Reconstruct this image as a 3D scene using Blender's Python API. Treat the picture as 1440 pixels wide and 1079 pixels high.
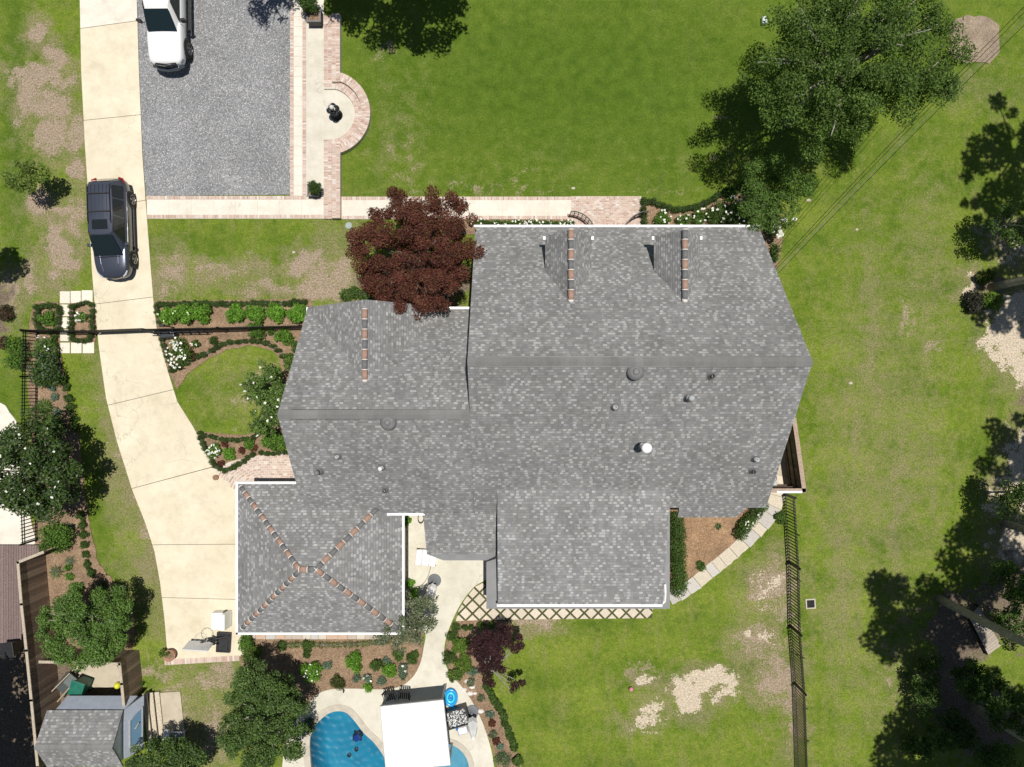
import bpy, math, random
import numpy as np
from mathutils import Vector, Matrix
from mathutils.geometry import tessellate_polygon

# ------------------------------------------------------------------ start, camera, light
for o in list(bpy.data.objects): bpy.data.objects.remove(o, do_unlink=True)
SC = bpy.context.scene
COL = SC.collection
R = random.Random(7)
NR = np.random.default_rng(7)
H = 34.3            # height of the drone above the lawn, metres
F = 960.0           # focal length of the photograph in its own pixels
cam = bpy.data.cameras.new('camera'); camo = bpy.data.objects.new('camera', cam); COL.objects.link(camo)
cam.sensor_width = 36; cam.lens = 24.0; cam.clip_start = 0.5; cam.clip_end = 2000
camo.location = (0, 0, H); camo.rotation_euler = (0, 0, 0)
SC.camera = camo
wd = bpy.data.worlds.new('World'); SC.world = wd; wd.use_nodes = True
wn = wd.node_tree.nodes; wl = wd.node_tree.links
sky = wn.new('ShaderNodeTexSky'); sky.sky_type = 'NISHITA'; sky.sun_disc = False
SUNV = Vector((0.095, 0.085, 1.0)).normalized()
sky.sun_elevation = math.asin(SUNV.z); sky.sun_rotation = math.atan2(SUNV.x, SUNV.y)
sky.air_density = 1.0; sky.dust_density = 0.6
wl.new(sky.outputs[0], wn['Background'].inputs[0]); wn['Background'].inputs[1].default_value = 0.05
sl = bpy.data.lights.new('sun', 'SUN'); sl.energy = 5.0; sl.angle = math.radians(0.53); sl.color = (1, 0.955, 0.885)
so = bpy.data.objects.new('sun', sl); COL.objects.link(so)
so.rotation_euler = (-SUNV).to_track_quat('-Z', 'Y').to_euler(); so.location = (0, 0, 60)
SC.view_settings.view_transform = 'Standard'; SC.view_settings.look = 'None'
SC.view_settings.exposure = -0.10; SC.view_settings.gamma = 1; SC.view_settings.use_curve_mapping = False

def W(px, py, z=0.0):
    """the place at height z that lies on the ray through a point of the survey photo"""
    k = (H - z) / F
    return ((px - 720) * k, (539.5 - py) * k)
def W3(px, py, z=0.0):
    x, y = W(px, py, z); return (x, y, z)
M1 = H / F   # metres per photo pixel on the ground

# ------------------------------------------------------------------ object helpers
def link(o, parent=None):
    COL.objects.link(o)
    if parent is not None: o.parent = parent
    return o
def tag(o, label=None, cat=None, group=None, kind=None):
    if label: o['label'] = label
    if cat: o['category'] = cat
    if group: o['group'] = group
    if kind: o['kind'] = kind
    return o
def thing(name, loc=(0, 0, 0), label=None, cat=None, group=None, kind=None, rz=0):
    o = bpy.data.objects.new(name, None); o.empty_display_size = 0.2
    link(o); o.location = loc; o.rotation_euler = (0, 0, rz)
    return tag(o, label, cat, group, kind)
def copy_tree(o, parent=None):
    c = o.copy(); COL.objects.link(c); c.parent = parent
    for ch in list(o.children): copy_tree(ch, c)
    return c

class MB:
    """collects shapes, then becomes one mesh object"""
    def __init__(s): s.v = []; s.f = []; s.c = []; s.m = []
    def add(s, vs, fs, col=None, mi=0):
        b = len(s.v); s.v.extend(vs)
        for f in fs: s.f.append([b + i for i in f]); s.c.append(col); s.m.append(mi)
    def box(s, c, d, rz=0, col=None, tilt=None, mi=0):
        hx, hy, hz = d[0] / 2, d[1] / 2, d[2] / 2
        m = Matrix.Rotation(rz, 3, 'Z')
        if tilt is not None: m = tilt @ m
        vs = []
        for z in (-hz, hz):
            for x, y in ((-hx, -hy), (hx, -hy), (hx, hy), (-hx, hy)):
                p = m @ Vector((x, y, z)); vs.append((p.x + c[0], p.y + c[1], p.z + c[2]))
        s.add(vs, [(3, 2, 1, 0), (4, 5, 6, 7), (0, 1, 5, 4), (1, 2, 6, 5), (2, 3, 7, 6), (3, 0, 4, 7)], col, mi)
    def prism(s, poly, z0, z1, col=None, bottom=False):
        n = len(poly)
        a = sum(poly[i][0] * poly[(i + 1) % n][1] - poly[(i + 1) % n][0] * poly[i][1] for i in range(n))
        if a < 0: poly = poly[::-1]
        vs = [(p[0], p[1], z1) for p in poly] + [(p[0], p[1], z0) for p in poly]
        fs = [tuple(range(n))] + [(i, i + n, (i + 1) % n + n, (i + 1) % n) for i in range(n)]
        if bottom: fs.append(tuple(range(2 * n - 1, n - 1, -1)))
        s.add(vs, fs, col)
    def tube(s, pts, r, n=6, col=None, cap=True):
        """bent round bar; r is a number or one radius per point"""
        pts = [Vector(p) for p in pts]; k = len(pts)
        rs = r if isinstance(r, (list, tuple)) else [r] * k
        vs = []
        up = Vector((0, 0, 1))
        for i, p in enumerate(pts):
            d = (pts[min(i + 1, k - 1)] - pts[max(i - 1, 0)])
            d = d.normalized() if d.length > 1e-9 else Vector((0, 0, 1))
            a = d.cross(up)
            if a.length < 1e-3: a = d.cross(Vector((0, 1, 0)))
            a.normalize(); b = a.cross(d)
            for j in range(n):
                t = 2 * math.pi * j / n
                q = p + (a * math.cos(t) + b * math.sin(t)) * rs[i]; vs.append(tuple(q))
        fs = []
        for i in range(k - 1):
            for j in range(n):
                j2 = (j + 1) % n
                fs.append((i * n + j, i * n + j2, (i + 1) * n + j2, (i + 1) * n + j))
        if cap: fs.append(tuple(range(n))[::-1]); fs.append(tuple((k - 1) * n + j for j in range(n)))
        s.add(vs, fs, col)
    def lathe(s, prof, n=16, c=(0, 0, 0), col=None, sx=1, sy=1, cap=True):
        vs = []
        for r, z in prof:
            for j in range(n):
                t = 2 * math.pi * j / n
                vs.append((c[0] + r * math.cos(t) * sx, c[1] + r * math.sin(t) * sy, c[2] + z))
        fs = []
        for i in range(len(prof) - 1):
            for j in range(n):
                j2 = (j + 1) % n; fs.append((i * n + j, i * n + j2, (i + 1) * n + j2, (i + 1) * n + j))
        if cap:
            fs.append(tuple(range(n))[::-1]); fs.append(tuple((len(prof) - 1) * n + j for j in range(n)))
        s.add(vs, fs, col)
    def mesh(s, name, mats, smooth=False):
        me = bpy.data.meshes.new(name); me.from_pydata(s.v, [], s.f)
        for m in (mats if isinstance(mats, (list, tuple)) else [mats]): me.materials.append(m)
        if any(s.m): me.polygons.foreach_set('material_index', s.m)
        if any(c is not None for c in s.c):
            at = me.color_attributes.new('tint', 'FLOAT_COLOR', 'CORNER')
            arr = []
            for f, c in zip(s.f, s.c):
                c = c or (0.5, 0.5, 0.5)
                arr.extend((c[0], c[1], c[2], 1.0) * len(f))
            at.data.foreach_set('color', arr)
        if smooth: me.polygons.foreach_set('use_smooth', [True] * len(s.f))
        me.update(); return me
    def build(s, name, mat, parent=None, smooth=False, bevel=0, sub=0, loc=None):
        o = bpy.data.objects.new(name, s.mesh(name, mat, smooth)); link(o, parent)
        if loc is not None: o.location = loc
        if bevel:
            b = o.modifiers.new('bevel', 'BEVEL'); b.width = bevel; b.segments = 2; b.limit_method = 'ANGLE'
        if sub:
            b = o.modifiers.new('sub', 'SUBSURF'); b.levels = sub; b.render_levels = sub
        return o

# ------------------------------------------------------------------ materials
def mat(name, base=(0.5, 0.5, 0.5), rough=0.7, metal=0.0, **kw):
    m = bpy.data.materials.new(name); m.use_nodes = True
    b = m.node_tree.nodes['Principled BSDF']
    b.inputs['Base Color'].default_value = (*base, 1); b.inputs['Roughness'].default_value = rough
    b.inputs['Metallic'].default_value = metal
    for k, v in kw.items():
        if k in b.inputs: b.inputs[k].default_value = v
    return m
class N:
    def __init__(s, m): s.m = m; s.t = m.node_tree; s.b = s.t.nodes['Principled BSDF']
    def n(s, t, **kw):
        x = s.t.nodes.new(t)
        for k, v in kw.items(): setattr(x, k, v)
        return x
    def l(s, a, b): s.t.links.new(a, b)
    def pos(s):
        return s.n('ShaderNodeNewGeometry').outputs['Position']
    def objc(s): return s.n('ShaderNodeTexCoord').outputs['Object']
    def noise(s, scale, vec=None, detail=4, rough=0.55, dist=0.0):
        x = s.n('ShaderNodeTexNoise'); x.inputs['Scale'].default_value = scale
        x.inputs['Detail'].default_value = detail; x.inputs['Roughness'].default_value = rough
        x.inputs['Distortion'].default_value = dist
        s.l(vec if vec is not None else s.pos(), x.inputs['Vector']); return x.outputs['Fac']
    def ramp(s, fac, stops):
        x = s.n('ShaderNodeValToRGB'); e = x.color_ramp.elements
        while len(e) < len(stops): e.new(0.5)
        for i, (p, c) in enumerate(stops):
            e[i].position = p; e[i].color = (*c, 1) if not isinstance(c, float) else (c, c, c, 1)
        s.l(fac, x.inputs[0]); return x.outputs[0]
    def mix(s, f, a, b, mode='MIX'):
        x = s.n('ShaderNodeMix', data_type='RGBA', blend_type=mode)
        for sock, v in ((x.inputs[0], f), (x.inputs[6], a), (x.inputs[7], b)):
            if isinstance(v, (int, float)): sock.default_value = v
            elif isinstance(v, tuple): sock.default_value = (*v, 1)
            else: s.l(v, sock)
        return x.outputs[2]
    def math(s, op, a, b=0.0, c=None):
        x = s.n('ShaderNodeMath', operation=op)
        for i, v in enumerate((a, b, c)):
            if v is None: continue
            if isinstance(v, (int, float)): x.inputs[i].default_value = v
            else: s.l(v, x.inputs[i])
        return x.outputs[0]
    def attr(s, name):
        x = s.n('ShaderNodeAttribute'); x.attribute_name = name; return x
    def bump(s, h, strength=0.4, dist=0.02):
        x = s.n('ShaderNodeBump'); x.inputs['Strength'].default_value = strength; x.inputs['Distance'].default_value = dist
        s.l(h, x.inputs['Height']); s.l(x.outputs[0], s.b.inputs['Normal'])
    def base(s, c): s.l(c, s.b.inputs['Base Color'])

def noisy(name, a, b, scale, rough=0.85, bscale=None, bstr=0.3, bdist=0.01, fine=None, obj=False, c2=None, lo=0.35, hi=0.65):
    m = mat(name, a, rough); n = N(m)
    v = n.objc() if obj else n.pos()
    col = n.ramp(n.noise(scale, v, 5), [(lo, a), (hi, b)])
    if fine:
        fcol = n.ramp(n.noise(fine, v, 2), [(0.3, (0.6, 0.6, 0.6)), (0.7, (1.4, 1.4, 1.4))])
        col = n.mix(1.0, col, fcol, 'MULTIPLY')
    n.base(col); n.bump(n.noise(bscale or scale * 6, v, 4), bstr, bdist)
    return m
def tinted(name, rough=0.8, scale=30, amp=0.25, bstr=0.3, bdist=0.004, metal=0.0, obj=False):
    """takes each piece's own colour from the mesh and adds grain"""
    m = mat(name, (0.5, 0.5, 0.5), rough, metal); n = N(m); v = n.objc() if obj else n.pos()
    g = n.ramp(n.noise(scale, v, 4), [(0.25, (1 - amp,) * 3), (0.75, (1 + amp,) * 3)])
    n.base(n.mix(1.0, n.attr('tint').outputs['Color'], g, 'MULTIPLY'))
    n.bump(n.noise(scale * 2.2, v, 3), bstr, bdist); return m

def foliage_mat(name, rough=0.5, trans=0.25, spec=0.4):
    m = mat(name, (0.1, 0.1, 0.1), rough); n = N(m)
    col = n.attr('tint').outputs['Color']; n.base(col); n.b.inputs['Specular IOR Level'].default_value = spec
    t = n.n('ShaderNodeBsdfTranslucent'); br = n.mix(1.0, col, (1.6, 1.7, 1.0), 'MULTIPLY'); n.l(br, t.inputs[0])
    mx = n.n('ShaderNodeMixShader'); mx.inputs[0].default_value = trans
    n.l(n.b.outputs[0], mx.inputs[1]); n.l(t.outputs[0], mx.inputs[2])
    n.l(mx.outputs[0], n.t.nodes['Material Output'].inputs[0]); return m

MT = {}
MT['leaf'] = foliage_mat('leaf', 0.62, 0.34, 0.2)
MT['waxleaf'] = foliage_mat('waxy_leaf', 0.5, 0.15, 0.28)
MT['petal'] = foliage_mat('petal', 0.6, 0.2)
MT['bark'] = noisy('bark', (0.10, 0.085, 0.07), (0.2, 0.18, 0.16), 6, 0.9, 25, 0.6, 0.02)
MT['palebark'] = noisy('pale_bark', (0.24, 0.22, 0.19), (0.36, 0.33, 0.29), 6, 0.9, 25, 0.5, 0.02)
MT['shingle'] = tinted('shingle', 0.95, 60, 0.3, 0.5, 0.006)
_n = N(MT['shingle']); _src = _n.b.inputs['Base Color'].links[0].from_socket   # faded, streaked and stained areas
_mp = _n.n('ShaderNodeMapping'); _mp.inputs['Scale'].default_value = (1.2, .35, 1); _n.l(_n.pos(), _mp.inputs[0])
_c = _n.mix(1.0, _src, _n.ramp(_n.noise(.5, None, 6, .65), [(.3, (.86, .86, .85)), (.7, (1.10, 1.10, 1.09))]), 'MULTIPLY')
_c = _n.mix(1.0, _c, _n.ramp(_n.noise(1.1, _mp.outputs[0], 6, .7), [(.34, (.86, .86, .85)), (.52, (1.0, 1.0, 1.0))]), 'MULTIPLY'); _n.base(_c)
MT['deck'] = noisy('roof_deck', (0.10, 0.10, 0.105), (0.13, 0.13, 0.135), 3)
MT['brick'] = tinted('brick', 0.9, 35, 0.3, 0.4, 0.006)
MT['mortar'] = noisy('mortar', (0.52, 0.47, 0.40), (0.62, 0.56, 0.49), 8, 0.95, 60)
MT['stone'] = tinted('stone_slab', 0.85, 14, 0.16, 0.3, 0.004)
MT['whitepaint'] = noisy('white_paint', (0.78, 0.78, 0.77), (0.83, 0.83, 0.82), 3, 0.45, 20, 0.05)
MT['iron'] = mat('black_iron', (0.012, 0.012, 0.013), 0.45, 0.3)
MT['blackplastic'] = noisy('black_plastic', (0.012, 0.012, 0.013), (0.022, 0.022, 0.024), 9, 0.45, 30, 0.1)
MT['wall'] = noisy('painted_brick_wall', (0.55, 0.52, 0.46), (0.62, 0.59, 0.53), 5, 0.9, 30)
MT['wood'] = tinted('weathered_wood', 0.9, 18, 0.35, 0.5, 0.006)
MT['membrane'] = noisy('grey_membrane', (0.20, 0.205, 0.21), (0.24, 0.243, 0.247), 1.5, 0.7, 40, 0.15)
MT['terracotta'] = noisy('terracotta', (0.33, 0.165, 0.105), (0.42, 0.235, 0.165), 6, 0.85, 40, 0.2, obj=True)
MT['ridgered'] = noisy('terracotta_ridge', (0.29, 0.175, 0.13), (0.39, 0.26, 0.20), 7, 0.85, 40, 0.3, obj=True)
MT['ridgegrey'] = noisy('slate_ridge', (0.12, 0.122, 0.125), (0.17, 0.172, 0.175), 7, 0.8, 40, 0.3, obj=True)
MT['limemortar'] = noisy('lime_mortar', (0.62, 0.58, 0.54), (0.75, 0.72, 0.68), 12, 0.95, 50)
MT['glass'] = mat('dark_glass', (0.015, 0.02, 0.022), 0.04, 0.0)
MT['rubber'] = mat('tyre_rubber', (0.012, 0.012, 0.012), 0.8)
MT['alloy'] = mat('alloy', (0.35, 0.35, 0.36), 0.3, 0.9)
MT['chrome'] = mat('chrome', (0.6, 0.6, 0.6), 0.12, 1.0)
MT['galv'] = noisy('galvanised', (0.33, 0.34, 0.35), (0.45, 0.46, 0.47), 8, 0.45, 30, 0.1)
MT['greyplastic'] = noisy('grey_vent_plastic', (0.14, 0.14, 0.142), (0.18, 0.18, 0.182), 6, 0.6, 30, 0.1)
MT['fabricwhite'] = noisy('white_fabric', (0.80, 0.80, 0.80), (0.86, 0.86, 0.86), 2, 0.9, 12, 0.15, 0.01)

def concrete(name, a, b, spot, joint=False):
    m = mat(name, a, 0.9); n = N(m); v = n.pos()
    c = n.ramp(n.noise(0.45, v, 6, 0.62), [(0.35, a), (0.66, b)])
    st = n.noise(2.6, v, 6, 0.7); c = n.mix(n.math('MULTIPLY', n.ramp(st, [(0.52, 0.0), (0.72, 1.0)]), 0.28), c, spot)
    c = n.mix(1.0, c, n.ramp(n.noise(45, v, 3), [(0.3, (0.92,) * 3), (0.7, (1.07,) * 3)]), 'MULTIPLY')
    c = n.mix(1.0, c, n.ramp(n.noise(1.1, v, 7, .75), [(0.3, (0.84, .83, .80)), (0.55, (1.0,) * 3)]), 'MULTIPLY')
    # hairline cracks
    vo = n.n('ShaderNodeTexVoronoi', feature='DISTANCE_TO_EDGE'); vo.inputs['Scale'].default_value = 0.15
    wv = n.n('ShaderNodeVectorMath', operation='ADD')
    nc = n.n('ShaderNodeTexNoise'); nc.inputs['Scale'].default_value = 0.9; nc.inputs['Detail'].default_value = 7
    n.l(v, nc.inputs['Vector']); sc_ = n.n('ShaderNodeVectorMath', operation='SCALE'); sc_.inputs['Scale'].default_value = 1.6
    n.l(nc.outputs['Color'], sc_.inputs[0]); n.l(v, wv.inputs[0]); n.l(sc_.outputs[0], wv.inputs[1]); n.l(wv.outputs[0], vo.inputs['Vector'])
    cr = n.math('MULTIPLY', n.math('LESS_THAN', vo.outputs['Distance'], 0.0022), n.ramp(n.noise(0.35, v, 2), [(0.45, 0.0), (0.55, 0.36)]))
    c = n.mix(cr, c, tuple(x * 0.45 for x in a)); n.base(c)
    n.bump(n.noise(60, v, 3), 0.25, 0.004); return m
MT['drive'] = concrete('driveway_concrete', (0.63, 0.565, 0.42), (0.71, 0.645, 0.50), (0.50, 0.42, 0.30))
MT['patio'] = concrete('patio_concrete', (0.57, 0.54, 0.45), (0.65, 0.62, 0.53), (0.44, 0.40, 0.32))
MT['path'] = concrete('path_concrete', (0.66, 0.62, 0.53), (0.74, 0.70, 0.62), (0.55, 0.5, 0.42))
MT['pad'] = concrete('old_concrete', (0.44, 0.385, 0.29), (0.54, 0.475, 0.37), (0.33, 0.28, 0.2))
MT['coping'] = noisy('pool_coping', (0.42, 0.38, 0.31), (0.52, 0.48, 0.40), 3, 0.85, 40, 0.3, 0.005)

def gravel():
    m = mat('gravel', (0.2, 0.2, 0.2), 0.95); n = N(m); v = n.pos()
    vo = n.n('ShaderNodeTexVoronoi'); vo.inputs['Scale'].default_value = 30; n.l(v, vo.inputs['Vector'])
    bw = n.n('ShaderNodeRGBToBW'); n.l(vo.outputs['Color'], bw.inputs[0])
    c = n.ramp(bw.outputs[0], [(0.15, (0.13, 0.133, 0.14)), (0.5, (0.22, 0.223, 0.23)), (0.72, (0.29, 0.293, 0.30)), (0.97, (0.62, 0.62, 0.61))])
    c = n.mix(1.0, c, n.ramp(n.noise(0.5, v, 6, .7), [(0.3, (0.80,) * 3), (0.7, (1.14,) * 3)]), 'MULTIPLY')
    c = n.mix(n.ramp(n.noise(0.6, v, 7, 0.7), [(0.58, 0.0), (0.74, 0.5)]), c, (0.6, 0.59, 0.57))
    n.base(c); n.bump(vo.outputs['Distance'], 0.5, 0.015); return m
MT['gravel'] = gravel()
def mulch(name, a, b, c3):
    m = mat(name, a, 0.95); n = N(m); v = n.pos()
    c = n.ramp(n.noise(16, v, 5, 0.75), [(0.32, a), (0.5, b), (0.68, c3)])
    c = n.mix(1.0, c, n.ramp(n.noise(1.1, v, 4), [(0.3, (0.75,) * 3), (0.7, (1.2,) * 3)]), 'MULTIPLY')
    n.base(c); n.bump(n.noise(28, v, 4, 0.7), 0.9, 0.05); return m
MT['mulch'] = mulch('pine_straw_mulch', (0.12, 0.075, 0.042), (0.28, 0.185, 0.115), (0.42, 0.31, 0.21))
MT['mulchorange'] = mulch('orange_mulch', (0.16, 0.085, 0.04), (0.33, 0.20, 0.11), (0.48, 0.36, 0.24))
MT['chips'] = mulch('wood_chips', (0.17, 0.125, 0.08), (0.31, 0.24, 0.17), (0.44, 0.36, 0.28))

def lawn():
    m = mat('lawn', (0.1, 0.15, 0.03), 0.95); n = N(m); v = n.pos()
    n.b.inputs['Specular IOR Level'].default_value = 0.15
    big = n.noise(0.32, v, 5, 0.6); mid = n.noise(1.7, v, 5, 0.65); fine = n.noise(13, v, 5, 0.75); vf = n.noise(40, v, 2, 0.7)
    g = n.ramp(big, [(0.32, (0.088, 0.155, 0.012)), (0.5, (0.142, 0.215, 0.020)), (0.68, (0.20, 0.265, 0.036))])
    g = n.mix(n.ramp(mid, [(0.36, 0.0), (0.66, 0.75)]), g, (0.20, 0.24, 0.042))
    mp = n.n('ShaderNodeMapping'); mp.inputs['Scale'].default_value = (1.0, .3, 1.0); n.l(v, mp.inputs[0]); stk = n.noise(1.3, mp.outputs[0], 6, .7)
    g = n.mix(n.ramp(stk, [(0.50, 0.0), (0.72, 0.55)]), g, (0.25, 0.235, 0.10)); g = n.mix(n.ramp(n.noise(.8, v, 6, .7), [(0.30, 0.6), (0.46, 0.0)]), g, (0.062, 0.125, 0.014))
    mw = n.n('ShaderNodeTexWave', wave_type='BANDS', bands_direction='Y'); mw.inputs['Scale'].default_value = .13; mw.inputs['Distortion'].default_value = 4.5; mw.inputs['Detail'].default_value = 3; mw.inputs['Detail Scale'].default_value = .5; n.l(v, mw.inputs['Vector'])
    g = n.mix(1.0, g, n.ramp(mw.outputs['Fac'], [(.30, (.93, .95, .92)), (.70, (1.06, 1.04, 1.04))]), 'MULTIPLY')
    cl = n.noise(4.5, v, 5, .8); g = n.mix(1.0, g, n.ramp(cl, [(.3, (.66, .74, .6)), (.5, (1.0, 1.0, 1.0)), (.72, (1.36, 1.25, 1.3))]), 'MULTIPLY')
    lush = n.attr('lush').outputs['Fac']
    g = n.mix(lush, g, n.ramp(mid, [(0.3, (0.058, 0.115, 0.009)), (0.7, (0.115, 0.185, 0.020))]))
    # dry turf
    dn = n.math('ADD', n.math('MULTIPLY', mid, 0.9), n.math('MULTIPLY', fine, 0.5))
    dry = n.attr('dry').outputs['Fac']
    df = n.ramp(n.math('ADD', dry, n.math('SUBTRACT', dn, 0.7)), [(0.22, 0.0), (0.8, 0.92)])
    g = n.mix(df, g, n.ramp(fine, [(0.3, (0.20, 0.175, 0.085)), (0.7, (0.335, 0.285, 0.175))]))
    bare = n.attr('bare').outputs['Fac']
    bm = n.math('MINIMUM', n.math('ADD', n.math('MULTIPLY', bare, 5.0), .0), 1.0)
    bf = n.ramp(n.math('ADD', bare, n.math('MULTIPLY', n.math('SUBTRACT', dn, 0.7), 2.2)), [(0.30, 0.0), (0.75, 0.95)])
    g = n.mix(n.math('MULTIPLY', bf, bm), g, n.ramp(fine, [(0.3, (0.27, 0.20, 0.135)), (0.7, (0.46, 0.37, 0.285))]))
    sand = n.attr('sand').outputs['Fac']
    sm = n.math('MINIMUM', n.math('MULTIPLY', sand, 6.0), 1.0)
    sf = n.ramp(n.math('ADD', sand, n.math('MULTIPLY', n.math('SUBTRACT', dn, 0.7), 2.6)), [(0.42, 0.0), (0.58, 1.0)])
    g = n.mix(n.math('MULTIPLY', sf, sm), g, n.ramp(fine, [(0.3, (0.50, 0.41, 0.30)), (0.7, (0.70, 0.61, 0.47))]))
    lit = n.attr('litter').outputs['Fac']
    lf = n.ramp(n.math('ADD', lit, n.math('MULTIPLY', n.math('SUBTRACT', dn, 0.7), 1.3)), [(0.42, 0.0), (0.62, 1.0)])
    g = n.mix(lf, g, n.ramp(fine, [(0.3, (0.10, 0.075, 0.05)), (0.7, (0.27, 0.215, 0.16))]))
    g = n.mix(1.0, g, n.ramp(fine, [(0.26, (0.58,) * 3), (0.74, (1.4,) * 3)]), 'MULTIPLY')
    g = n.mix(1.0, g, n.ramp(vf, [(0.25, (0.72,) * 3), (0.75, (1.26,) * 3)]), 'MULTIPLY')
    n.base(g); n.bump(n.math('ADD', fine, vf), 0.8, 0.05); return m
MT['lawn'] = lawn()

# ------------------------------------------------------------------ numpy helpers
def vnoise(x, y, scale, seed=0):
    g = np.random.default_rng(seed).random((256, 256))
    fx = x * scale; fy = y * scale
    ix = np.floor(fx).astype(int); iy = np.floor(fy).astype(int)
    tx = fx - ix; ty = fy - iy; tx = tx * tx * (3 - 2 * tx); ty = ty * ty * (3 - 2 * ty)
    a = g[ix % 256, iy % 256]; b = g[(ix + 1) % 256, iy % 256]; c = g[ix % 256, (iy + 1) % 256]; d = g[(ix + 1) % 256, (iy + 1) % 256]
    return (a * (1 - tx) + b * tx) * (1 - ty) + (c * (1 - tx) + d * tx) * ty
def fbm(x, y, scale, seed=0, o=4):
    s = 0; a = 1; t = 0
    for i in range(o): s = s + a * vnoise(x, y, scale * 2 ** i, seed + i); t += a; a *= 0.55
    return s / t
def inpoly(x, y, poly):
    r = np.zeros(x.shape, bool); n = len(poly)
    for i in range(n):
        x1, y1 = poly[i]; x2, y2 = poly[(i + 1) % n]
        if y1 == y2: continue
        c = ((y1 > y) != (y2 > y)) & (x < (x2 - x1) * (y - y1) / (y2 - y1) + x1)
        r ^= c
    return r
def clip(poly, conv):
    """cut a 2D polygon by a convex counter-clockwise one"""
    out = poly; n = len(conv)
    for i in range(n):
        ax, ay = conv[i]; bx, by = conv[(i + 1) % n]
        if not out: return []
        inp = out; out = []
        def sd(p): return (bx - ax) * (p[1] - ay) - (by - ay) * (p[0] - ax)
        for j in range(len(inp)):
            p = inp[j]; q = inp[(j + 1) % len(inp)]; sp = sd(p); sq = sd(q)
            if sp >= 0: out.append(p)
            if (sp >= 0) != (sq >= 0):
                t = sp / (sp - sq); out.append((p[0] + (q[0] - p[0]) * t, p[1] + (q[1] - p[1]) * t))
    return out
def rough_edge(poly, step=0.25, amp=0.03):
    out = []; n = len(poly)
    for i in range(n):
        a = poly[i]; b = poly[(i + 1) % n]; d = math.dist(a, b); k = max(1, int(d / step))
        for j in range(k):
            t = j / k; out.append((a[0] + (b[0] - a[0]) * t + R.uniform(-amp, amp), a[1] + (b[1] - a[1]) * t + R.uniform(-amp, amp)))
    return out
def sheet(name, poly, z, m, parent=None, holes=(), drop=0.3, label=None, kind='structure'):
    """flat slab with an outline (and holes) given in metres, its edge going down into the ground"""
    rings = [poly] + list(holes); flat = [p for r in rings for p in r]
    tris = tessellate_polygon([[Vector((p[0], p[1], 0)) for p in r] for r in rings])
    nv = len(flat); vs = [(p[0], p[1], z) for p in flat] + [(p[0], p[1], z - drop) for p in flat]; fs = []
    for t in tris:
        a, b, c = [Vector(flat[i]) for i in t]
        cr = (b - a).x * (c - a).y - (b - a).y * (c - a).x
        if abs(cr) < 1e-9: continue
        fs.append(tuple(t) if cr > 0 else tuple(t)[::-1])
    k = 0
    for r in rings:
        n = len(r)
        for i in range(n): fs.append((k + i, k + (i + 1) % n, k + (i + 1) % n + nv, k + i + nv))
        k += n
    mb = MB(); mb.add(vs, fs); o = mb.build(name, m, parent)
    if parent is None and kind: o['kind'] = kind
    if label: o['label'] = label
    return o
def PX(pts, z=0.0): return [W(p[0], p[1], z) for p in pts]
def smooth_line(pts, k=6, closed=False):
    """Catmull-Rom through the points"""
    n = len(pts); out = []
    rng = range(n if closed else n - 1)
    for i in rng:
        p0 = pts[(i - 1) % n] if closed or i > 0 else pts[0]; p1 = pts[i]; p2 = pts[(i + 1) % n]
        p3 = pts[(i + 2) % n] if closed or i + 2 < n else pts[-1]
        for j in range(k):
            t = j / k; t2 = t * t; t3 = t2 * t
            out.append(tuple(0.5 * ((2 * b) + (-a + c) * t + (2 * a - 5 * b + 4 * c - d) * t2 + (-a + 3 * b - 3 * c + d) * t3)
                             for a, b, c, d in zip(p0, p1, p2, p3)))
    if not closed: out.append(tuple(pts[-1]))
    return out

# ------------------------------------------------------------------ ground
POOL = smooth_line([(436, 1048), (442, 1024), (455, 1008), (470, 1000), (486, 1001), (498, 1012), (512, 1030), (530, 1048), (545, 1075), (548, 1110), (530, 1140), (480, 1145), (445, 1110)], 5, True)
POOLW = PX(POOL)
SPA = [(622 + 38 * math.cos(t), 1082 + 38 * math.sin(t)) for t in [i * 2 * math.pi / 28 for i in range(28)]]
SPAW = PX(SPA)
def grow(poly, d):
    cx = sum(p[0] for p in poly) / len(poly); cy = sum(p[1] for p in poly) / len(poly); out = []; n = len(poly)
    for i, p in enumerate(poly):
        a = poly[i - 1]; b = poly[(i + 1) % n]; tx, ty = b[0] - a[0], b[1] - a[1]; L = math.hypot(tx, ty) or 1
        nx, ny = ty / L, -tx / L
        if (p[0] - cx) * nx + (p[1] - cy) * ny < 0: nx, ny = -nx, -ny
        out.append((p[0] + nx * d, p[1] + ny * d))
    return out

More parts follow.
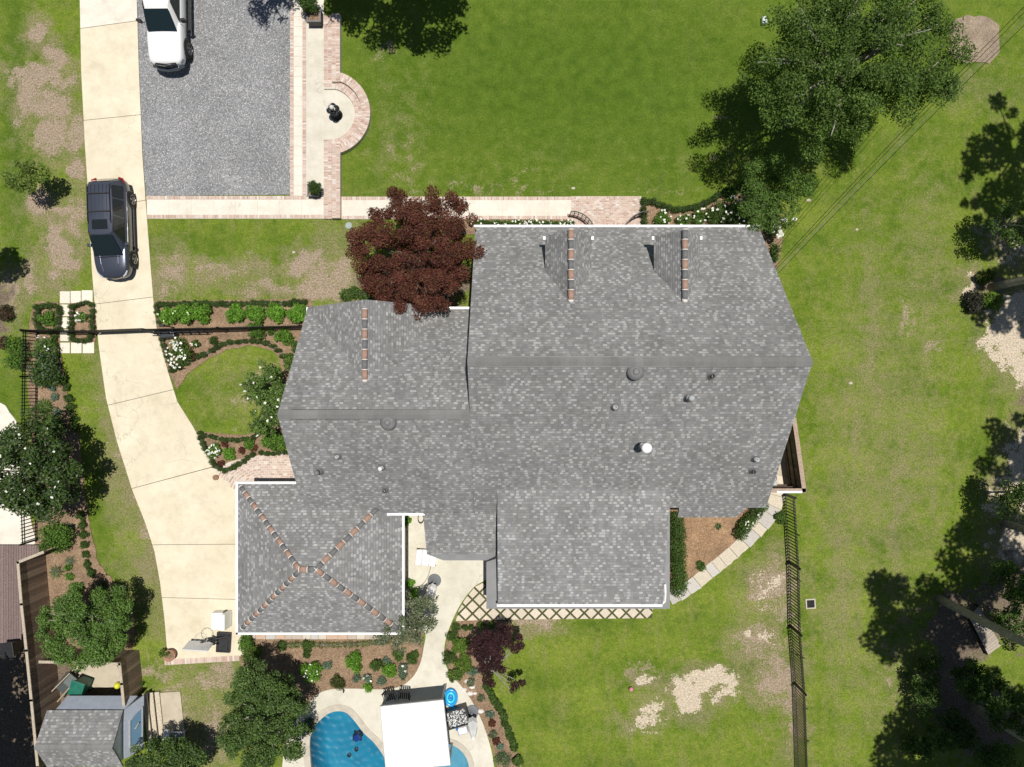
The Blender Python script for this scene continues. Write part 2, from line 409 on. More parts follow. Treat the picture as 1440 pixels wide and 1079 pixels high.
BARE = [(52, 48, 13, 12, .9), (76, 78, 10, 18, .9), (62, 108, 42, 13, 1), (38, 140, 18, 30, 1), (72, 150, 24, 30, .75), (73, 190, 18, 28, .9), (104, 190, 12, 34, .8), (108, 235, 10, 20, .8),
        (55, 285, 16, 24, .9), (80, 296, 34, 9, .8), (82, 345, 17, 22, .95), (92, 368, 16, 14, 1), (105, 305, 12, 26, .7), (82, 330, 8, 12, .6), (45, 395, 8, 22, .7), (78, 390, 14, 14, .6),
        (430, 372, 21, 15, 1), (470, 392, 34, 22, .8), (460, 408, 40, 10, .9), (395, 405, 60, 8, .6), (250, 385, 10, 24, .6), (232, 395, 12, 30, .55), (300, 380, 30, 8, .55), (355, 375, 26, 7, .55), (495, 345, 12, 18, .5),
        (1086, 820, 26, 34, .75), (1062, 905, 26, 24, .7), (1090, 955, 28, 28, .75), (1110, 850, 12, 60, .5), (1118, 1000, 8, 60, .55), (960, 270, 10, 4, .3), (1008, 168, 16, 4, .5), (1000, 225, 20, 5, .4),
        (1270, 440, 8, 25, .5), (1285, 460, 8, 20, .4), (1310, 490, 12, 12, .4), (745, 880, 34, 9, .9), (690, 876, 30, 6, .8), (905, 945, 25, 20, .35), (930, 270, 60, 3, .3),
        (240, 985, 20, 50, .5), (300, 960, 30, 20, .5), (320, 945, 18, 22, .6), (300, 1030, 18, 40, .55), (220, 945, 24, 14, .5), (160, 640, 12, 25, .35), (205, 745, 12, 22, .7), (200, 700, 10, 12, .5),
        (330, 600, 20, 5, .3), (375, 530, 18, 20, .5), (350, 560, 22, 30, .25), (118, 640, 6, 90, .2), (1400, 330, 36, 26, .5), (1218, 330, 10, 6, .3), (1250, 930, 22, 60, .3), (1225, 910, 8, 30, .2), (20, 630, 14, 10, .8),
        (560, 225, 28, 30, .25), (700, 268, 90, 8, .35), (545, 70, 20, 16, .35), (640, 265, 60, 6, .4), (735, 248, 30, 6, .3), (15, 415, 12, 30, .7)]
SAND = [(968, 982, 22, 24, 1.0), (960, 968, 24, 12, .9), (998, 955, 34, 12, .9), (1015, 972, 24, 10, .55), (908, 1015, 18, 14, .66), (915, 1000, 14, 18, .6), (905, 955, 14, 5, .6), (1075, 828, 20, 24, .5), (1075, 893, 16, 12, .52),
        (1055, 895, 12, 8, .5), (1412, 470, 26, 34, .95), (1425, 440, 22, 30, .9), (1440, 500, 26, 40, .9), (1418, 505, 14, 22, .7), (1366, 402, 9, 18, .9), (1412, 690, 16, 26, .6), (1425, 770, 26, 34, .8), (1395, 720, 12, 16, .5), (1430, 350, 20, 26, .55),
        (1380, 870, 12, 40, .35), (1440, 660, 20, 60, .8)]
LITT = [(1350, 890, 46, 60, .9), (1340, 960, 40, 60, .9), (1420, 850, 60, 80, .7), (1390, 1020, 60, 60, .8), (1300, 870, 40, 40, .4), (1440, 600, 26, 90, .4), (1420, 250, 30, 80, .25), (1400, 400, 30, 30, .6), (20, 960, 50, 140, 1.0), (30, 1060, 60, 60, 1.0), (590, 400, 90, 50, .8), (-10, 440, 20, 60, .8), (100, 960, 90, 40, .9)]
DRY = [(60, 220, 70, 260, .35), (190, 620, 45, 130, .85), (240, 760, 60, 130, .8), (170, 540, 40, 60, .8), (190, 830, 50, 90, .45), (280, 990, 80, 90, .55), (350, 400, 150, 18, .5), (240, 370, 40, 70, .3), (470, 360, 50, 60, .55), (340, 545, 85, 60, .36), (1240, 620, 120, 330, .42), (1300, 400, 60, 200, .4), (1180, 800, 30, 250, .5), (1225, 480, 14, 200, .55), (1262, 700, 12, 200, .6), (1200, 640, 10, 160, .55), (1310, 650, 14, 120, .5), (1380, 130, 70, 60, .35),
       (1260, 960, 130, 140, .36), (1100, 950, 60, 140, .36), (920, 1000, 100, 60, .25), (760, 240, 300, 60, .18), (1000, 225, 130, 20, .22), (1290, 480, 40, 60, .3), (560, 200, 60, 120, .3), (-100, 400, 60, 300, .3)]
LUSH = [(800, 110, 360, 170, .95), (620, 220, 120, 60, .5), (960, 60, 160, 90, .6), (1250, 300, 120, 160, .3), (20, 150, 22, 240, .9), (330, 335, 130, 30, .25), (1230, 60, 200, 120, .6), (10, 560, 60, 60, .5), (140, 740, 12, 60, .6), (300, 550, 40, 20, .25), (1400, 100, 100, 100, .4)]
def field(gx, gy, blobs, seed, soft=0.35):
    """gx, gy in photo pixels of the ground; ragged soft discs"""
    out = np.zeros_like(gx)
    wx = (fbm(gx, gy, 1 / 22, seed, 6) - .5) * 44; wy = (fbm(gx, gy, 1 / 22, seed + 50, 6) - .5) * 44
    for (cx, cy, rx, ry, s) in blobs:
        k = min(1.0, max(rx, ry) / 26 + .1)
        d = np.sqrt(((gx + wx * k - cx) / rx) ** 2 + ((gy + wy * k - cy) / ry) ** 2)
        out = np.maximum(out, s * np.clip((1 + soft - d) / (2 * soft), 0, 1))
    return out
def axis(lo, hi, step):
    a = list(np.arange(lo, hi + step / 2, step)); far = [2, 5, 10, 20, 40, 80, 160, 320]
    return np.array([lo - f for f in far[::-1]] + a + [hi + f for f in far])
xs = axis(-30.0, 30.0, 0.12); ys = axis(-23.0, 23.0, 0.12)
gx, gy = np.meshgrid(xs, ys); nx, ny = len(xs), len(ys)
z = (fbm(gx, gy, 0.9, 90, 4) - .5) * 0.02
ppx = 720 + gx / M1; ppy = 539.5 - gy / M1
verts = np.stack([gx, gy, z - 0.008], -1).reshape(-1, 3)
idx = np.arange(nx * ny).reshape(ny, nx)
quads = np.stack([idx[:-1, :-1], idx[:-1, 1:], idx[1:, 1:], idx[1:, :-1]], -1).reshape(-1, 4)
cx = (gx[:-1, :-1] + gx[1:, 1:]).ravel() / 2; cy = (gy[:-1, :-1] + gy[1:, 1:]).ravel() / 2
keep = ~(inpoly(cx, cy, grow(POOLW, .12)) | inpoly(cx, cy, grow(SPAW, .12)))
def np_mesh(name, verts, faces, mats, k=4):
    me = bpy.data.meshes.new(name); nf = len(faces)
    me.vertices.add(len(verts)); me.vertices.foreach_set('co', np.ascontiguousarray(verts, np.float32).ravel())
    me.loops.add(nf * k); me.loops.foreach_set('vertex_index', np.ascontiguousarray(faces, np.int32).ravel())
    me.polygons.add(nf); me.polygons.foreach_set('loop_start', np.arange(0, nf * k, k, dtype=np.int32))
    me.polygons.foreach_set('loop_total', np.full(nf, k, np.int32))
    for m in (mats if isinstance(mats, list) else [mats]): me.materials.append(m)
    me.update(calc_edges=True); me.validate(); return me
gm = np_mesh('lawn', verts, quads[keep], MT['lawn'])
gm.polygons.foreach_set('use_smooth', np.ones(len(gm.polygons), bool))
DRY += [(b[0], b[1], b[2] * 1.5 + 6, b[3] * 1.5 + 6, .75) for b in BARE + SAND if b[4] > .5]
for nm, bl, sd in (('bare', BARE, 11), ('sand', SAND, 23), ('litter', LITT, 37), ('dry', DRY, 41), ('lush', LUSH, 59)):
    f = field(ppx, ppy, bl, sd, 0.5 if nm in ('bare', 'sand', 'litter') else 0.7)
    a = gm.attributes.new(nm, 'FLOAT', 'POINT'); a.data.foreach_set('value', f.astype(np.float32).ravel())
ground = link(bpy.data.objects.new('lawn', gm)); tag(ground, kind='structure')

# ------------------------------------------------------------------ driveway and gravel
drive = thing('driveway', W3(170, 400), kind='structure')
LE = [(113, -60), (113, 0), (115, 100), (120, 200), (124, 260), (130, 380), (135, 440), (140, 490), (150, 560), (165, 620), (187, 690), (205, 735), (218, 775), (226, 820), (232, 870), (237, 930)]
RE = [(193, -60), (193, 0), (196, 100), (201, 220), (206, 290), (212, 370), (217, 430), (222, 470), (236, 520), (250, 565), (272, 600), (300, 655), (345, 676), (345, 765), (345, 842), (345, 922)]
def at_y(line, y):
    for a, b in zip(line, line[1:]):
        if a[1] <= y <= b[1]: t = (y - a[1]) / max(1e-6, b[1] - a[1]); return (a[0] + (b[0] - a[0]) * t, y)
    return line[-1]
JL = [-60, 41, 170, 296, 428, 570, 687, 766, 840, 930]; JR = [-60, 30, 162, 282, 418, 548, 656, 765, 843, 922]
drive_cols = []
def inv_parent(o): o.matrix_parent_inverse = Matrix.Translation(-Vector(o.parent.location)); return o
for i in range(len(JL) - 1):
    l0, l1 = JL[i], JL[i + 1]; r0, r1 = JR[i], JR[i + 1]
    g = 0.35
    lp = [at_y(LE, l0 + g)] + [p for p in LE if l0 + 2 < p[1] < l1 - 2] + [at_y(LE, l1 - g)]
    rp = [at_y(RE, r0 + g)] + [p for p in RE if r0 + 2 < p[1] < r1 - 2] + [at_y(RE, r1 - g)]
    poly = PX(lp + rp[::-1])
    s = sheet('slab', poly, 0.05 + R.uniform(-.002, .002), MT['path'] if i == 0 else MT['drive'], drive); inv_parent(s)
js = sheet('joint_bed', PX([(p[0] + 1, p[1]) for p in LE] + [(p[0] - 1, p[1]) for p in RE[::-1]]), 0.028, mat('joint_filler', (0.12, 0.10, 0.075), 0.95), drive); inv_parent(js)
sheet('gravel_parking', PX([(193.5, -80), (193.5, 0), (196.5, 100), (201.5, 220), (206, 276), (408.5, 274), (411.5, 0), (413, -80)]), 0.03, MT['gravel'])

def bcol():
    t = R.random()
    if t < .5: c = (0.50, 0.37, 0.31)
    elif t < .78: c = (0.56, 0.45, 0.385)
    elif t < .9: c = (0.42, 0.28, 0.225)
    else: c = (0.60, 0.54, 0.49)
    k = R.uniform(.88, 1.12); return tuple(x * k for x in c)
def soldier(mb, a, b, width, z0, z1, pitch=0.085, rows=1):
    """bricks laid side by side across a strip from a to b (metres), rows across its width"""
    a = Vector(a); b = Vector(b); d = b - a; L = d.length; d.normalize(); nrm = Vector((-d.y, d.x)); n = max(1, int(L / pitch)); rz = math.atan2(d.y, d.x)
    rw = width / rows
    for r in range(rows):
        for i in range(n):
            c = a + d * (L * (i + .5) / n) + nrm * (-width / 2 + rw * (r + .5))
            mb.box((c.x, c.y, (z0 + z1) / 2 + R.uniform(-.003, .003)), (L / n - .02, rw - .018, z1 - z0), rz + R.uniform(-.012, .012), bcol())
def mortar_box(mb, a, b, width, z0, z1):
    a = Vector(a); b = Vector(b); d = b - a; mb.box(((a.x + b.x) / 2, (a.y + b.y) / 2, (z0 + z1) / 2), (d.length, width, z1 - z0), math.atan2(d.y, d.x))
def brick_strip(name, segs, width_px, z, parent, rows=1, h=None):
    mb = MB(); mm = MB()
    for a, b in segs:
        A, B = W(*a), W(*b); soldier(mb, A, B, width_px * M1, z - .08, z, rows=rows); mortar_box(mm, A, B, width_px * M1, -.05, z - .012)
    o = mb.build('bricks', MT['brick'], parent); o['kind'] = 'stuff'; inv_parent(o)
    q = mm.build('mortar_bed', MT['mortar'], parent); inv_parent(q)
def slabs_along(parent, x0, x1, y0, y1, step, horizontal=True, m='path'):
    k = max(1, round(((x1 - x0) if horizontal else (y1 - y0)) / step))
    for i in range(k):
        if horizontal:
            a = x0 + (x1 - x0) * i / k; b = x0 + (x1 - x0) * (i + 1) / k; q = [(a + .2, y0), (b - .2, y0), (b - .2, y1), (a + .2, y1)]
        else:
            a = y0 + (y1 - y0) * i / k; b = y0 + (y1 - y0) * (i + 1) / k; q = [(x0, a + .2), (x1, a + .2), (x1, b - .2), (x0, b - .2)]
        inv_parent(sheet('slab', PX(q), 0.05 + R.uniform(-.002, .002), MT[m], parent, drop=.1))
walk = thing('front_walk', W3(330, 292), kind='structure')
inv_parent(sheet('base', PX([(206.5, 277), (806, 277), (806, 308), (207.5, 308)]), 0.036, MT['mortar'], walk))
slabs_along(walk, 207.5, 455.5, 281.5, 302.5, 32); slabs_along(walk, 481.5, 803, 282, 304, 32)
brick_strip('walk', [((206.5, 278.5), (431, 278.5)), ((207.5, 305), (456, 305)), ((481.5, 279.5), (805, 279.5)), ((481.5, 306.3), (805, 306.3))], 5.0, 0.056, walk)
side = thing('side_walk', W3(430, 150), kind='structure')
inv_parent(sheet('base', PX([(409, -60), (456, -60), (456, 276), (409, 276)]), 0.034, MT['mortar'], side))
slabs_along(side, 413.8, 425.2, -60, 276, 14, False); inv_parent(sheet('slab', PX([(431.4, -60), (456, -60), (456, 120), (456, 276), (431.4, 276)]), 0.05, MT['patio'], side, drop=.1))
brick_strip('side', [((411.0, -60), (410.6, 275.5)), ((428.4, -60), (428.4, 275.5))], 5.0, 0.056, side)
pad_pts = [(456, 122)] + [(464 + 36 * math.cos(math.radians(a)), 162 + 36 * math.sin(math.radians(a))) for a in range(-80, 81, 8)] + [(456, 200)]
sheet('round_pad', PX(pad_pts), 0.053, MT['patio'], drop=.1)

# low stepped brick walls round the pad
sw = thing('brick_seat_wall', W3(480, 160), 'low stepped brick wall that runs straight beside the white walk and swings out in a half circle', 'wall')
mb = MB(); mm = MB()
def wall_run(a, b, w, h, rows):
    A, B = W(*a), W(*b); soldier(mb, A, B, w * M1, h - .06, h, .084, rows); mortar_box(mm, A, B, w * M1 - .012, -.05, h - .012)
def wall_arc(cx, cy, r, w, h, a0, a1, rows):
    n = int(abs(a1 - a0) * math.pi / 180 * r * M1 / .084)
    for i in range(n):
        t = math.radians(a0 + (a1 - a0) * (i + .5) / n)
        for q in range(rows):
            rr = r - w / 2 + w * (q + .5) / rows; X, Y = W(cx + rr * math.cos(t), cy + rr * math.sin(t))
            mb.box((X, Y, h - .03), (w * M1 / rows - .014, .084 * rr / r - .014, .06), -t, bcol())
    m = 48; vi = []
    for i in range(m):
        t0 = math.radians(a0 + (a1 - a0) * i / m); t1 = math.radians(a0 + (a1 - a0) * (i + 1) / m)
        q = [(cx + (r - w / 2 + .2) * math.cos(t0), cy + (r - w / 2 + .2) * math.sin(t0)), (cx + (r + w / 2 - .2) * math.cos(t0), cy + (r + w / 2 - .2) * math.sin(t0)),
             (cx + (r + w / 2 - .2) * math.cos(t1), cy + (r + w / 2 - .2) * math.sin(t1)), (cx + (r - w / 2 + .2) * math.cos(t1), cy + (r - w / 2 + .2) * math.sin(t1))]
        mm.prism(PX(q), -.05, h - .012)
wall_run((462, 24), (462, 124), 11.5, .16, 2); wall_run((474.5, 24), (474.5, 119), 12, .33, 2)
wall_run((462, 198), (462, 309), 11.5, .16, 2); wall_run((474.8, 205), (474.8, 309), 12, .33, 2)
mm.prism(PX([(456.5, 116), (480, 116), (480, 127), (456.5, 127)]), -.05, .145); mm.prism(PX([(456.5, 197), (480, 197), (480, 209), (456.5, 209)]), -.05, .145)
wall_arc(464, 162, 41, 10.5, .16, -78, 78, 2); wall_arc(464, 162, 52.5, 12, .33, -73, 73, 2)
o = mb.build('bricks', MT['brick'], sw); o['kind'] = 'stuff'; inv_parent(o); inv_parent(mm.build('wall_core', MT['mortar'], sw))

# brick landing at the front door
land = thing('brick_landing', W3(852, 298), kind='structure'); mb = MB()
for r in range(17):
    y = 277.5 + r * 2.5; x = 803.5 + (r % 2) * 2.7
    if r in (0, 16): continue
    while x < 900:
        w = 5.6; X, Y = W(x + w / 2, y + 1.2); mb.box((X, Y, .03), (w * M1 - .022, 2.5 * M1 - .02, .07), R.uniform(-.01, .01), bcol()); x += w
soldier(mb, W(805, 279), W(901, 279), 5 * M1, -.02, .066); soldier(mb, W(803.5, 316), W(901, 316), 5 * M1, -.02, .066)
o = mb.build('bricks', MT['brick'], land); o['kind'] = 'stuff'; inv_parent(o)
inv_parent(sheet('base', PX([(803, 276.5), (901.5, 276.5), (901.5, 324), (803, 324)]), 0.05, MT['mortar'], land))

# brick fan beside the driveway
fan = thing('brick_fan_landing', W3(370, 665), kind='structure'); mb = MB()
fan_poly = [(302, 663), (322, 650), (350, 642), (380, 639), (420, 638), (420, 695), (352, 695), (334, 690)]
inv_parent(sheet('base', PX(fan_poly), 0.052, MT['mortar'], fan))
cxf, cyf = 372, 690
fanw = PX(fan_poly)
for k in range(3, 16):
    r = k * 3.3; per = r * 1.35 * math.pi / 2; n = int(per / 6.0)
    for i in range(n):
        t = math.pi / 2 * (i + .5 + .5 * (k % 2)) / n
        x = cxf - r * 1.42 * math.cos(t); y = cyf - r * math.sin(t)
        tx = r * 1.42 * math.sin(t); ty = -r * math.cos(t)
        X, Y = W(x, y)
        if not inpoly(np.array([X]), np.array([Y]), fanw)[0]: continue
        mb.box((X, Y, .032), (4.8 * M1, 2.2 * M1, .07), math.atan2(-ty, tx), bcol())
    x = cxf + 3 * (k % 2)
    while x < 419 and cyf - r > 641:
        X, Y = W(x + 2.8, cyf - r); mb.box((X, Y, .032), (5.0 * M1, 2.3 * M1, .07), 0, bcol()); x += 5.9
soldier(mb, W(378, 641.5), W(420, 640.5), 5 * M1, .0, .068)
o = mb.build('bricks', MT['brick'], fan); o['kind'] = 'stuff'; inv_parent(o)
# brick course at the foot of the driveway
bc = thing('driveway_brick_edge', W3(290, 926), kind='structure')
brick_strip('edge', [((232, 931), (337, 925))], 8, 0.056, bc, rows=1)

# patio, pool deck
deck_out = [(560, 715), (700, 715), (700, 800), (683, 815), (668, 824), (654, 840), (643, 858), (633, 880), (626, 903), (625, 925), (632, 945), (655, 972), (674, 1005), (687, 1040), (695, 1079), (700, 1160), (390, 1160), (397, 1079), (402, 1045), (414, 1018), (430, 995), (444, 978), (465, 969), (500, 968), (540, 969), (565, 964), (582, 950), (592, 930), (596, 910), (598, 890), (580, 885), (560, 880)]
sheet('pool_deck', smooth_line(PX(deck_out), 3, True), 0.05, MT['patio'], holes=[grow(POOLW, 0.02), grow(SPAW, .02)])
cop = thing('pool_coping', W3(480, 1040), kind='structure')
def ring(mb, poly, w, z0, z1, inner=0.0):
    a = grow(poly, inner); b = grow(poly, inner + w); n = len(poly)
    for i in range(n):
        j = (i + 1) % n; mb.prism([a[i], b[i], b[j], a[j]], z0, z1)
mb = MB(); ring(mb, POOLW, .32, -.2, .075, 0.0); inv_parent(mb.build('coping', MT['coping'], cop))
mb = MB(); ring(mb, SPAW, .28, -.2, .08, 0.0); inv_parent(mb.build('coping', MT['coping'], cop))
def pooltile(name, a, b):
    m = mat(name, a, 0.4); n = N(m); v = n.pos()
    w = n.n('ShaderNodeTexVoronoi', feature='SMOOTH_F1'); w.inputs['Scale'].default_value = 3.0; n.l(v, w.inputs['Vector'])
    c = n.mix(n.noise(1.5, v, 4), a, b); n.base(c); n.bump(n.noise(20, v, 2), .2, .01); return m
MT['plaster'] = pooltile('blue_plaster', (0.010, 0.17, 0.26), (0.04, 0.34, 0.44))
MT['plaster2'] = noisy('pale_spa_plaster', (0.25, 0.36, 0.42), (0.32, 0.43, 0.48), 3)
basin = thing('pool_basin', W3(490, 1070), kind='structure')
def bowl(poly, depth, m, parent):
    mb = MB(); n = len(poly); a = grow(poly, .02); cx_ = sum(p[0] for p in a) / n; cy_ = sum(p[1] for p in a) / n
    rings = []
    for s, zz in ((1, .06), (1, -.25), (.985, -.8), (.9, -depth * .9), (.75, -depth), (.4, -depth * 1.05), (.02, -depth * 1.08)):
        rings.append([(cx_ + (p[0] - cx_) * s, cy_ + (p[1] - cy_) * s, zz) for p in a])
    vs = [p for r in rings for p in r]; fs = []
    for i in range(len(rings) - 1):
        for j in range(n): fs.append((i * n + j, i * n + (j + 1) % n, (i + 1) * n + (j + 1) % n, (i + 1) * n + j))
    mb.add(vs, fs); inv_parent(mb.build('basin', m, parent, smooth=True))
bowl(POOLW, 1.5, MT['plaster'], basin); bowl(SPAW, .35, MT['plaster2'], basin)
mb = MB()   # entry steps at the head of the pool
for i, r in enumerate((26, 18)):
    pts = PX([(478 + r * math.cos(t) * 1.1, 1003 + r * .8 * math.sin(t)) for t in [k * math.pi / 8 for k in range(9)]]); mb.prism(pts, -1.4, -.55 + .22 * i)
inv_parent(mb.build('step', MT['plaster'], basin))
wm = bpy.data.materials.new('pool_water'); wm.use_nodes = True; n = N(wm)
tr = n.n('ShaderNodeBsdfTransparent'); tr.inputs[0].default_value = (0.50, 0.80, 0.90, 1)
gl = n.n('ShaderNodeBsdfGlossy'); gl.inputs['Roughness'].default_value = 0.36
fr = n.n('ShaderNodeFresnel'); fr.inputs[0].default_value = 1.33
wv = n.n('ShaderNodeTexNoise'); wv.inputs['Scale'].default_value = 5; wv.inputs['Detail'].default_value = 4; wv.inputs['Distortion'].default_value = 2.2; n.l(n.pos(), wv.inputs['Vector'])
bp = n.n('ShaderNodeBump'); bp.inputs['Strength'].default_value = .6; bp.inputs['Distance'].default_value = .012; n.l(wv.outputs[0], bp.inputs['Height'])
n.l(bp.outputs[0], gl.inputs['Normal']); n.l(bp.outputs[0], fr.inputs['Normal'])
mx = n.n('ShaderNodeMixShader'); n.l(n.math('MULTIPLY', fr.outputs[0], 1.6), mx.inputs[0]); n.l(tr.outputs[0], mx.inputs[1]); n.l(gl.outputs[0], mx.inputs[2])
n.l(mx.outputs[0], n.t.nodes['Material Output'].inputs[0]); n.t.nodes.remove(n.b)
# rippled surface as real waves
def water(name, poly, zz, amp):
    a = np.array(poly); x0, y0 = a.min(0); x1, y1 = a.max(0); st = .05
    X, Y = np.meshgrid(np.arange(x0, x1 + st, st), np.arange(y0, y1 + st, st))
    Z = zz + amp * (np.sin(18 * np.hypot(X - x0 - 1.2, Y - y1 - .3) + 9 * fbm(X, Y, .8, 5)) * .6 + np.sin(13 * X + 9 * Y + 12 * fbm(X, Y, 1.4, 8)) * .45 + (fbm(X, Y, 4, 9) - .5) * 1.5)
    ii = np.arange(X.size).reshape(X.shape); q = np.stack([ii[:-1, :-1], ii[:-1, 1:], ii[1:, 1:], ii[1:, :-1]], -1).reshape(-1, 4)
    c1 = (X[:-1, :-1].ravel() + st / 2); c2 = (Y[:-1, :-1].ravel() + st / 2); k = inpoly(c1, c2, grow(poly, .05))
    me = np_mesh(name, np.stack([X, Y, Z], -1).reshape(-1, 3), q[k], wm); me.polygons.foreach_set('use_smooth', np.ones(len(me.polygons), bool))
    return tag(link(bpy.data.objects.new(name, me)), kind='structure')
water('pool_water', POOLW, -.06, .012); water('spa_water', SPAW, -.05, .004)

# mulch beds
def bed(name, pts, m='mulch', z=.035, jit=.035):
    return sheet(name, rough_edge(PX(pts), .2, jit), z, MT[m], drop=.12)
bed('mulch_bed', [(216, 423), (330, 422), (437, 420), (445, 440), (425, 500), (408, 560), (400, 640), (418, 645), (380, 641), (350, 645), (322, 652), (303, 663), (290, 640), (275, 606), (300, 609), (345, 612), (372, 605), (386, 592), (393, 560), (398, 530), (394, 506), (382, 492), (352, 486), (320, 492), (290, 507), (264, 525), (249, 548), (233, 512), (221, 470)])
bed('mulch_bed', [(50, 425), (82, 424), (86, 440), (86, 500), (97, 560), (112, 620), (119, 690), (127, 740), (138, 790), (166, 825), (188, 860), (190, 905), (175, 935), (60, 935), (62, 860), (45, 800), (50, 700), (45, 600), (36, 500), (44, 440)])
bed('mulch_bed', [(97, 425), (134, 424), (138, 468), (134, 482), (97, 482)])
bed('mulch_bed', [(336, 890), (545, 889), (596, 878), (594, 930), (584, 952), (566, 966), (520, 972), (470, 972), (446, 980), (430, 999), (414, 1022), (404, 1044), (396, 1040), (370, 1000), (350, 960), (338, 930)])
bed('mulch_bed', [(642, 870), (720, 874), (715, 900), (690, 930), (677, 950), (694, 985), (712, 1020), (728, 1060), (740, 1100), (704, 1100), (692, 1050), (677, 1010), (657, 974), (633, 945), (625, 922), (628, 900)])
bed('mulch_bed', [(902, 278), (925, 289), (960, 299), (985, 294), (1015, 277), (1045, 263), (1075, 265), (1098, 300), (1100, 340), (1092, 380), (1060, 395), (1000, 340), (901, 340)])
bed('mulch_bed', [(640, 308.5), (803, 308.5), (803, 330), (640, 330)])
bed('mulch_bed', [(925, 700), (1090, 690), (1086, 712), (1060, 738), (1040, 762), (1012, 782), (985, 803), (943, 830), (925, 830)], 'mulchorange')
bed('mulch_ring', [(1370 + 35 * math.cos(a) / max(.88, abs(math.cos(a)), abs(math.sin(a))) + R.uniform(-1.5, 1.5), 56 + 33 * math.sin(a) / max(.88, abs(math.cos(a)), abs(math.sin(a))) + R.uniform(-1.5, 1.5)) for a in [i * math.pi / 12 for i in range(24)]], 'chips', .03, .05)

# stepping pavers near the gate
sp = thing('stepping_path', W3(110, 455), kind='structure')
for (x0, y0, x1, y1) in [(85, 410, 99, 427), (100, 409.5, 114.5, 426.5), (115.5, 408.5, 131, 425.5), (85.5, 428.5, 98, 445), (85.5, 446.5, 98, 462), (85.5, 463.5, 98, 480), (85.5, 482, 99, 497), (100.5, 482, 115.5, 497), (117, 481.5, 133, 497)]:
    c = R.uniform(.93, 1.05); mb = MB(); mb.prism(PX([(x0, y0), (x1, y0), (x1, y1), (x0, y1)]), -.05, .05, (.70 * c, .64 * c, .54 * c)); inv_parent(mb.build('paver', MT['stone'], sp, bevel=.01))

# diamond pavers with grass joints
sheet('paver_bed', PX([(642, 872), (645, 858), (655, 841), (668, 825), (686, 817), (686, 845), (917, 845), (917, 869), (684, 872)]), .022, mulch('mossy_soil', (.035, .045, .014), (.075, .085, .028), (.13, .11, .06)))
dp = thing('diamond_paver_walk', W3(780, 862), kind='structure')
reg1 = PX([(640, 872), (684, 815), (700, 812), (700, 872)]); reg2 = PX([(684, 871.5), (684, 840), (918, 840), (918, 869)])
def ccw(p):
    a = sum(p[i][0] * p[(i + 1) % len(p)][1] - p[(i + 1) % len(p)][0] * p[i][1] for i in range(len(p))); return p if a > 0 else p[::-1]
regs = [ccw(PX([(641, 873), (645, 858), (655, 841), (668, 825), (684, 817), (684, 871.5)])), ccw(reg2)]
pit = 19.6
for i in range(-1, 16):
    for j in range(0, 8):
        cx_ = 645 + i * pit + (j % 2) * pit / 2; cy_ = 815 + j * pit / 2 - 1.2 + (cx_ - 640) * -.006
        s = 7.9; q = PX([(cx_ - s, cy_), (cx_, cy_ - s), (cx_ + s, cy_), (cx_, cy_ + s)])
        for rg in regs:
            c = clip(ccw(q), rg)
            if len(c) > 2:
                a = abs(sum(c[k][0] * c[(k + 1) % len(c)][1] - c[(k + 1) % len(c)][0] * c[k][1] for k in range(len(c)))) / 2
                if a > .02:
                    k = R.uniform(.9, 1.08); mb = MB(); mb.prism(c, -.05, .05, (.58 * k, .51 * k, .41 * k)); inv_parent(mb.build('paver', MT['stone'], dp))
# flagstone path curving round the back
fp = thing('flagstone_path', W3(1010, 790), kind='structure')
line = smooth_line([(941, 842), (958, 833), (975, 822), (996, 805), (1016, 789), (1036, 772), (1056, 752), (1074, 732), (1087, 712), (1094, 692), (1100, 670)], 4)
acc = 0; last = line[0]; cuts = [0]
def offs(i, w):
    a = line[max(0, i - 1)]; b = line[min(len(line) - 1, i + 1)]; dx, dy = b[0] - a[0], b[1] - a[1]; L = math.hypot(dx, dy)
    return (line[i][0] - dy / L * w, line[i][1] + dx / L * w)
i = 0
while i < len(line) - 1:
    j = min(len(line) - 1, i + R.choice((2, 3, 3)))
    w = 10 if i < 22 else 12
    q = [offs(k, w + R.uniform(-1, 1)) for k in range(i, j + 1)] + [offs(k, -w) for k in range(j, i - 1, -1)]
    k = R.uniform(.88, 1.08); c = R.choice([(.60, .53, .42), (.60, .53, .42), (.48, .45, .41)])
    q = [(sum(p[0] for p in q) / len(q) + (p[0] - sum(t[0] for t in q) / len(q)) * .965, sum(p[1] for p in q) / len(q) + (p[1] - sum(t[1] for t in q) / len(q)) * .965) for p in q]
    mb = MB(); mb.prism(PX(q), -.05, .05 + R.uniform(-.006, .006), tuple(x * k for x in c)); inv_parent(mb.build('flagstone', MT['stone'], fp)); i = j
# stone strip along the garage foot
gs = thing('garage_stone_strip', W3(440, 893), kind='structure'); x = 345
while x < 548:
    w = R.uniform(9, 17); c = R.choice([(.50, .36, .27), (.47, .46, .44), (.55, .50, .42), (.45, .38, .32)]); mb = MB(); mb.prism(PX([(x + .3, 886), (x + w - .3, 886), (x + w - .3, 898.5), (x + .3, 898.5)]), -.05, .05, c)
    inv_parent(mb.build('stone', MT['stone'], gs)); x += w
sheet('neighbour_drive', smooth_line(PX([(-60, 555), (0, 566), (14, 580), (27, 600), (34, 640), (38, 700), (46, 740), (48, 768), (0, 770), (-60, 770)]), 3, True), .045, MT['path'])
sheet('enclosure_pad', PX([(1075, 640), (1112, 600), (1124, 688), (1075, 690)]), .04, MT['pad'])
sheet('shed_slab', PX([(224, 974), (254, 972), (262, 1046), (232, 1048)]), .06, MT['pad'])
sheet('bin_pad', smooth_line(PX([(110, 936), (150, 934), (166, 937), (168, 963), (140, 966), (112, 964), (107, 950)]), 3, True), .05, MT['pad'])

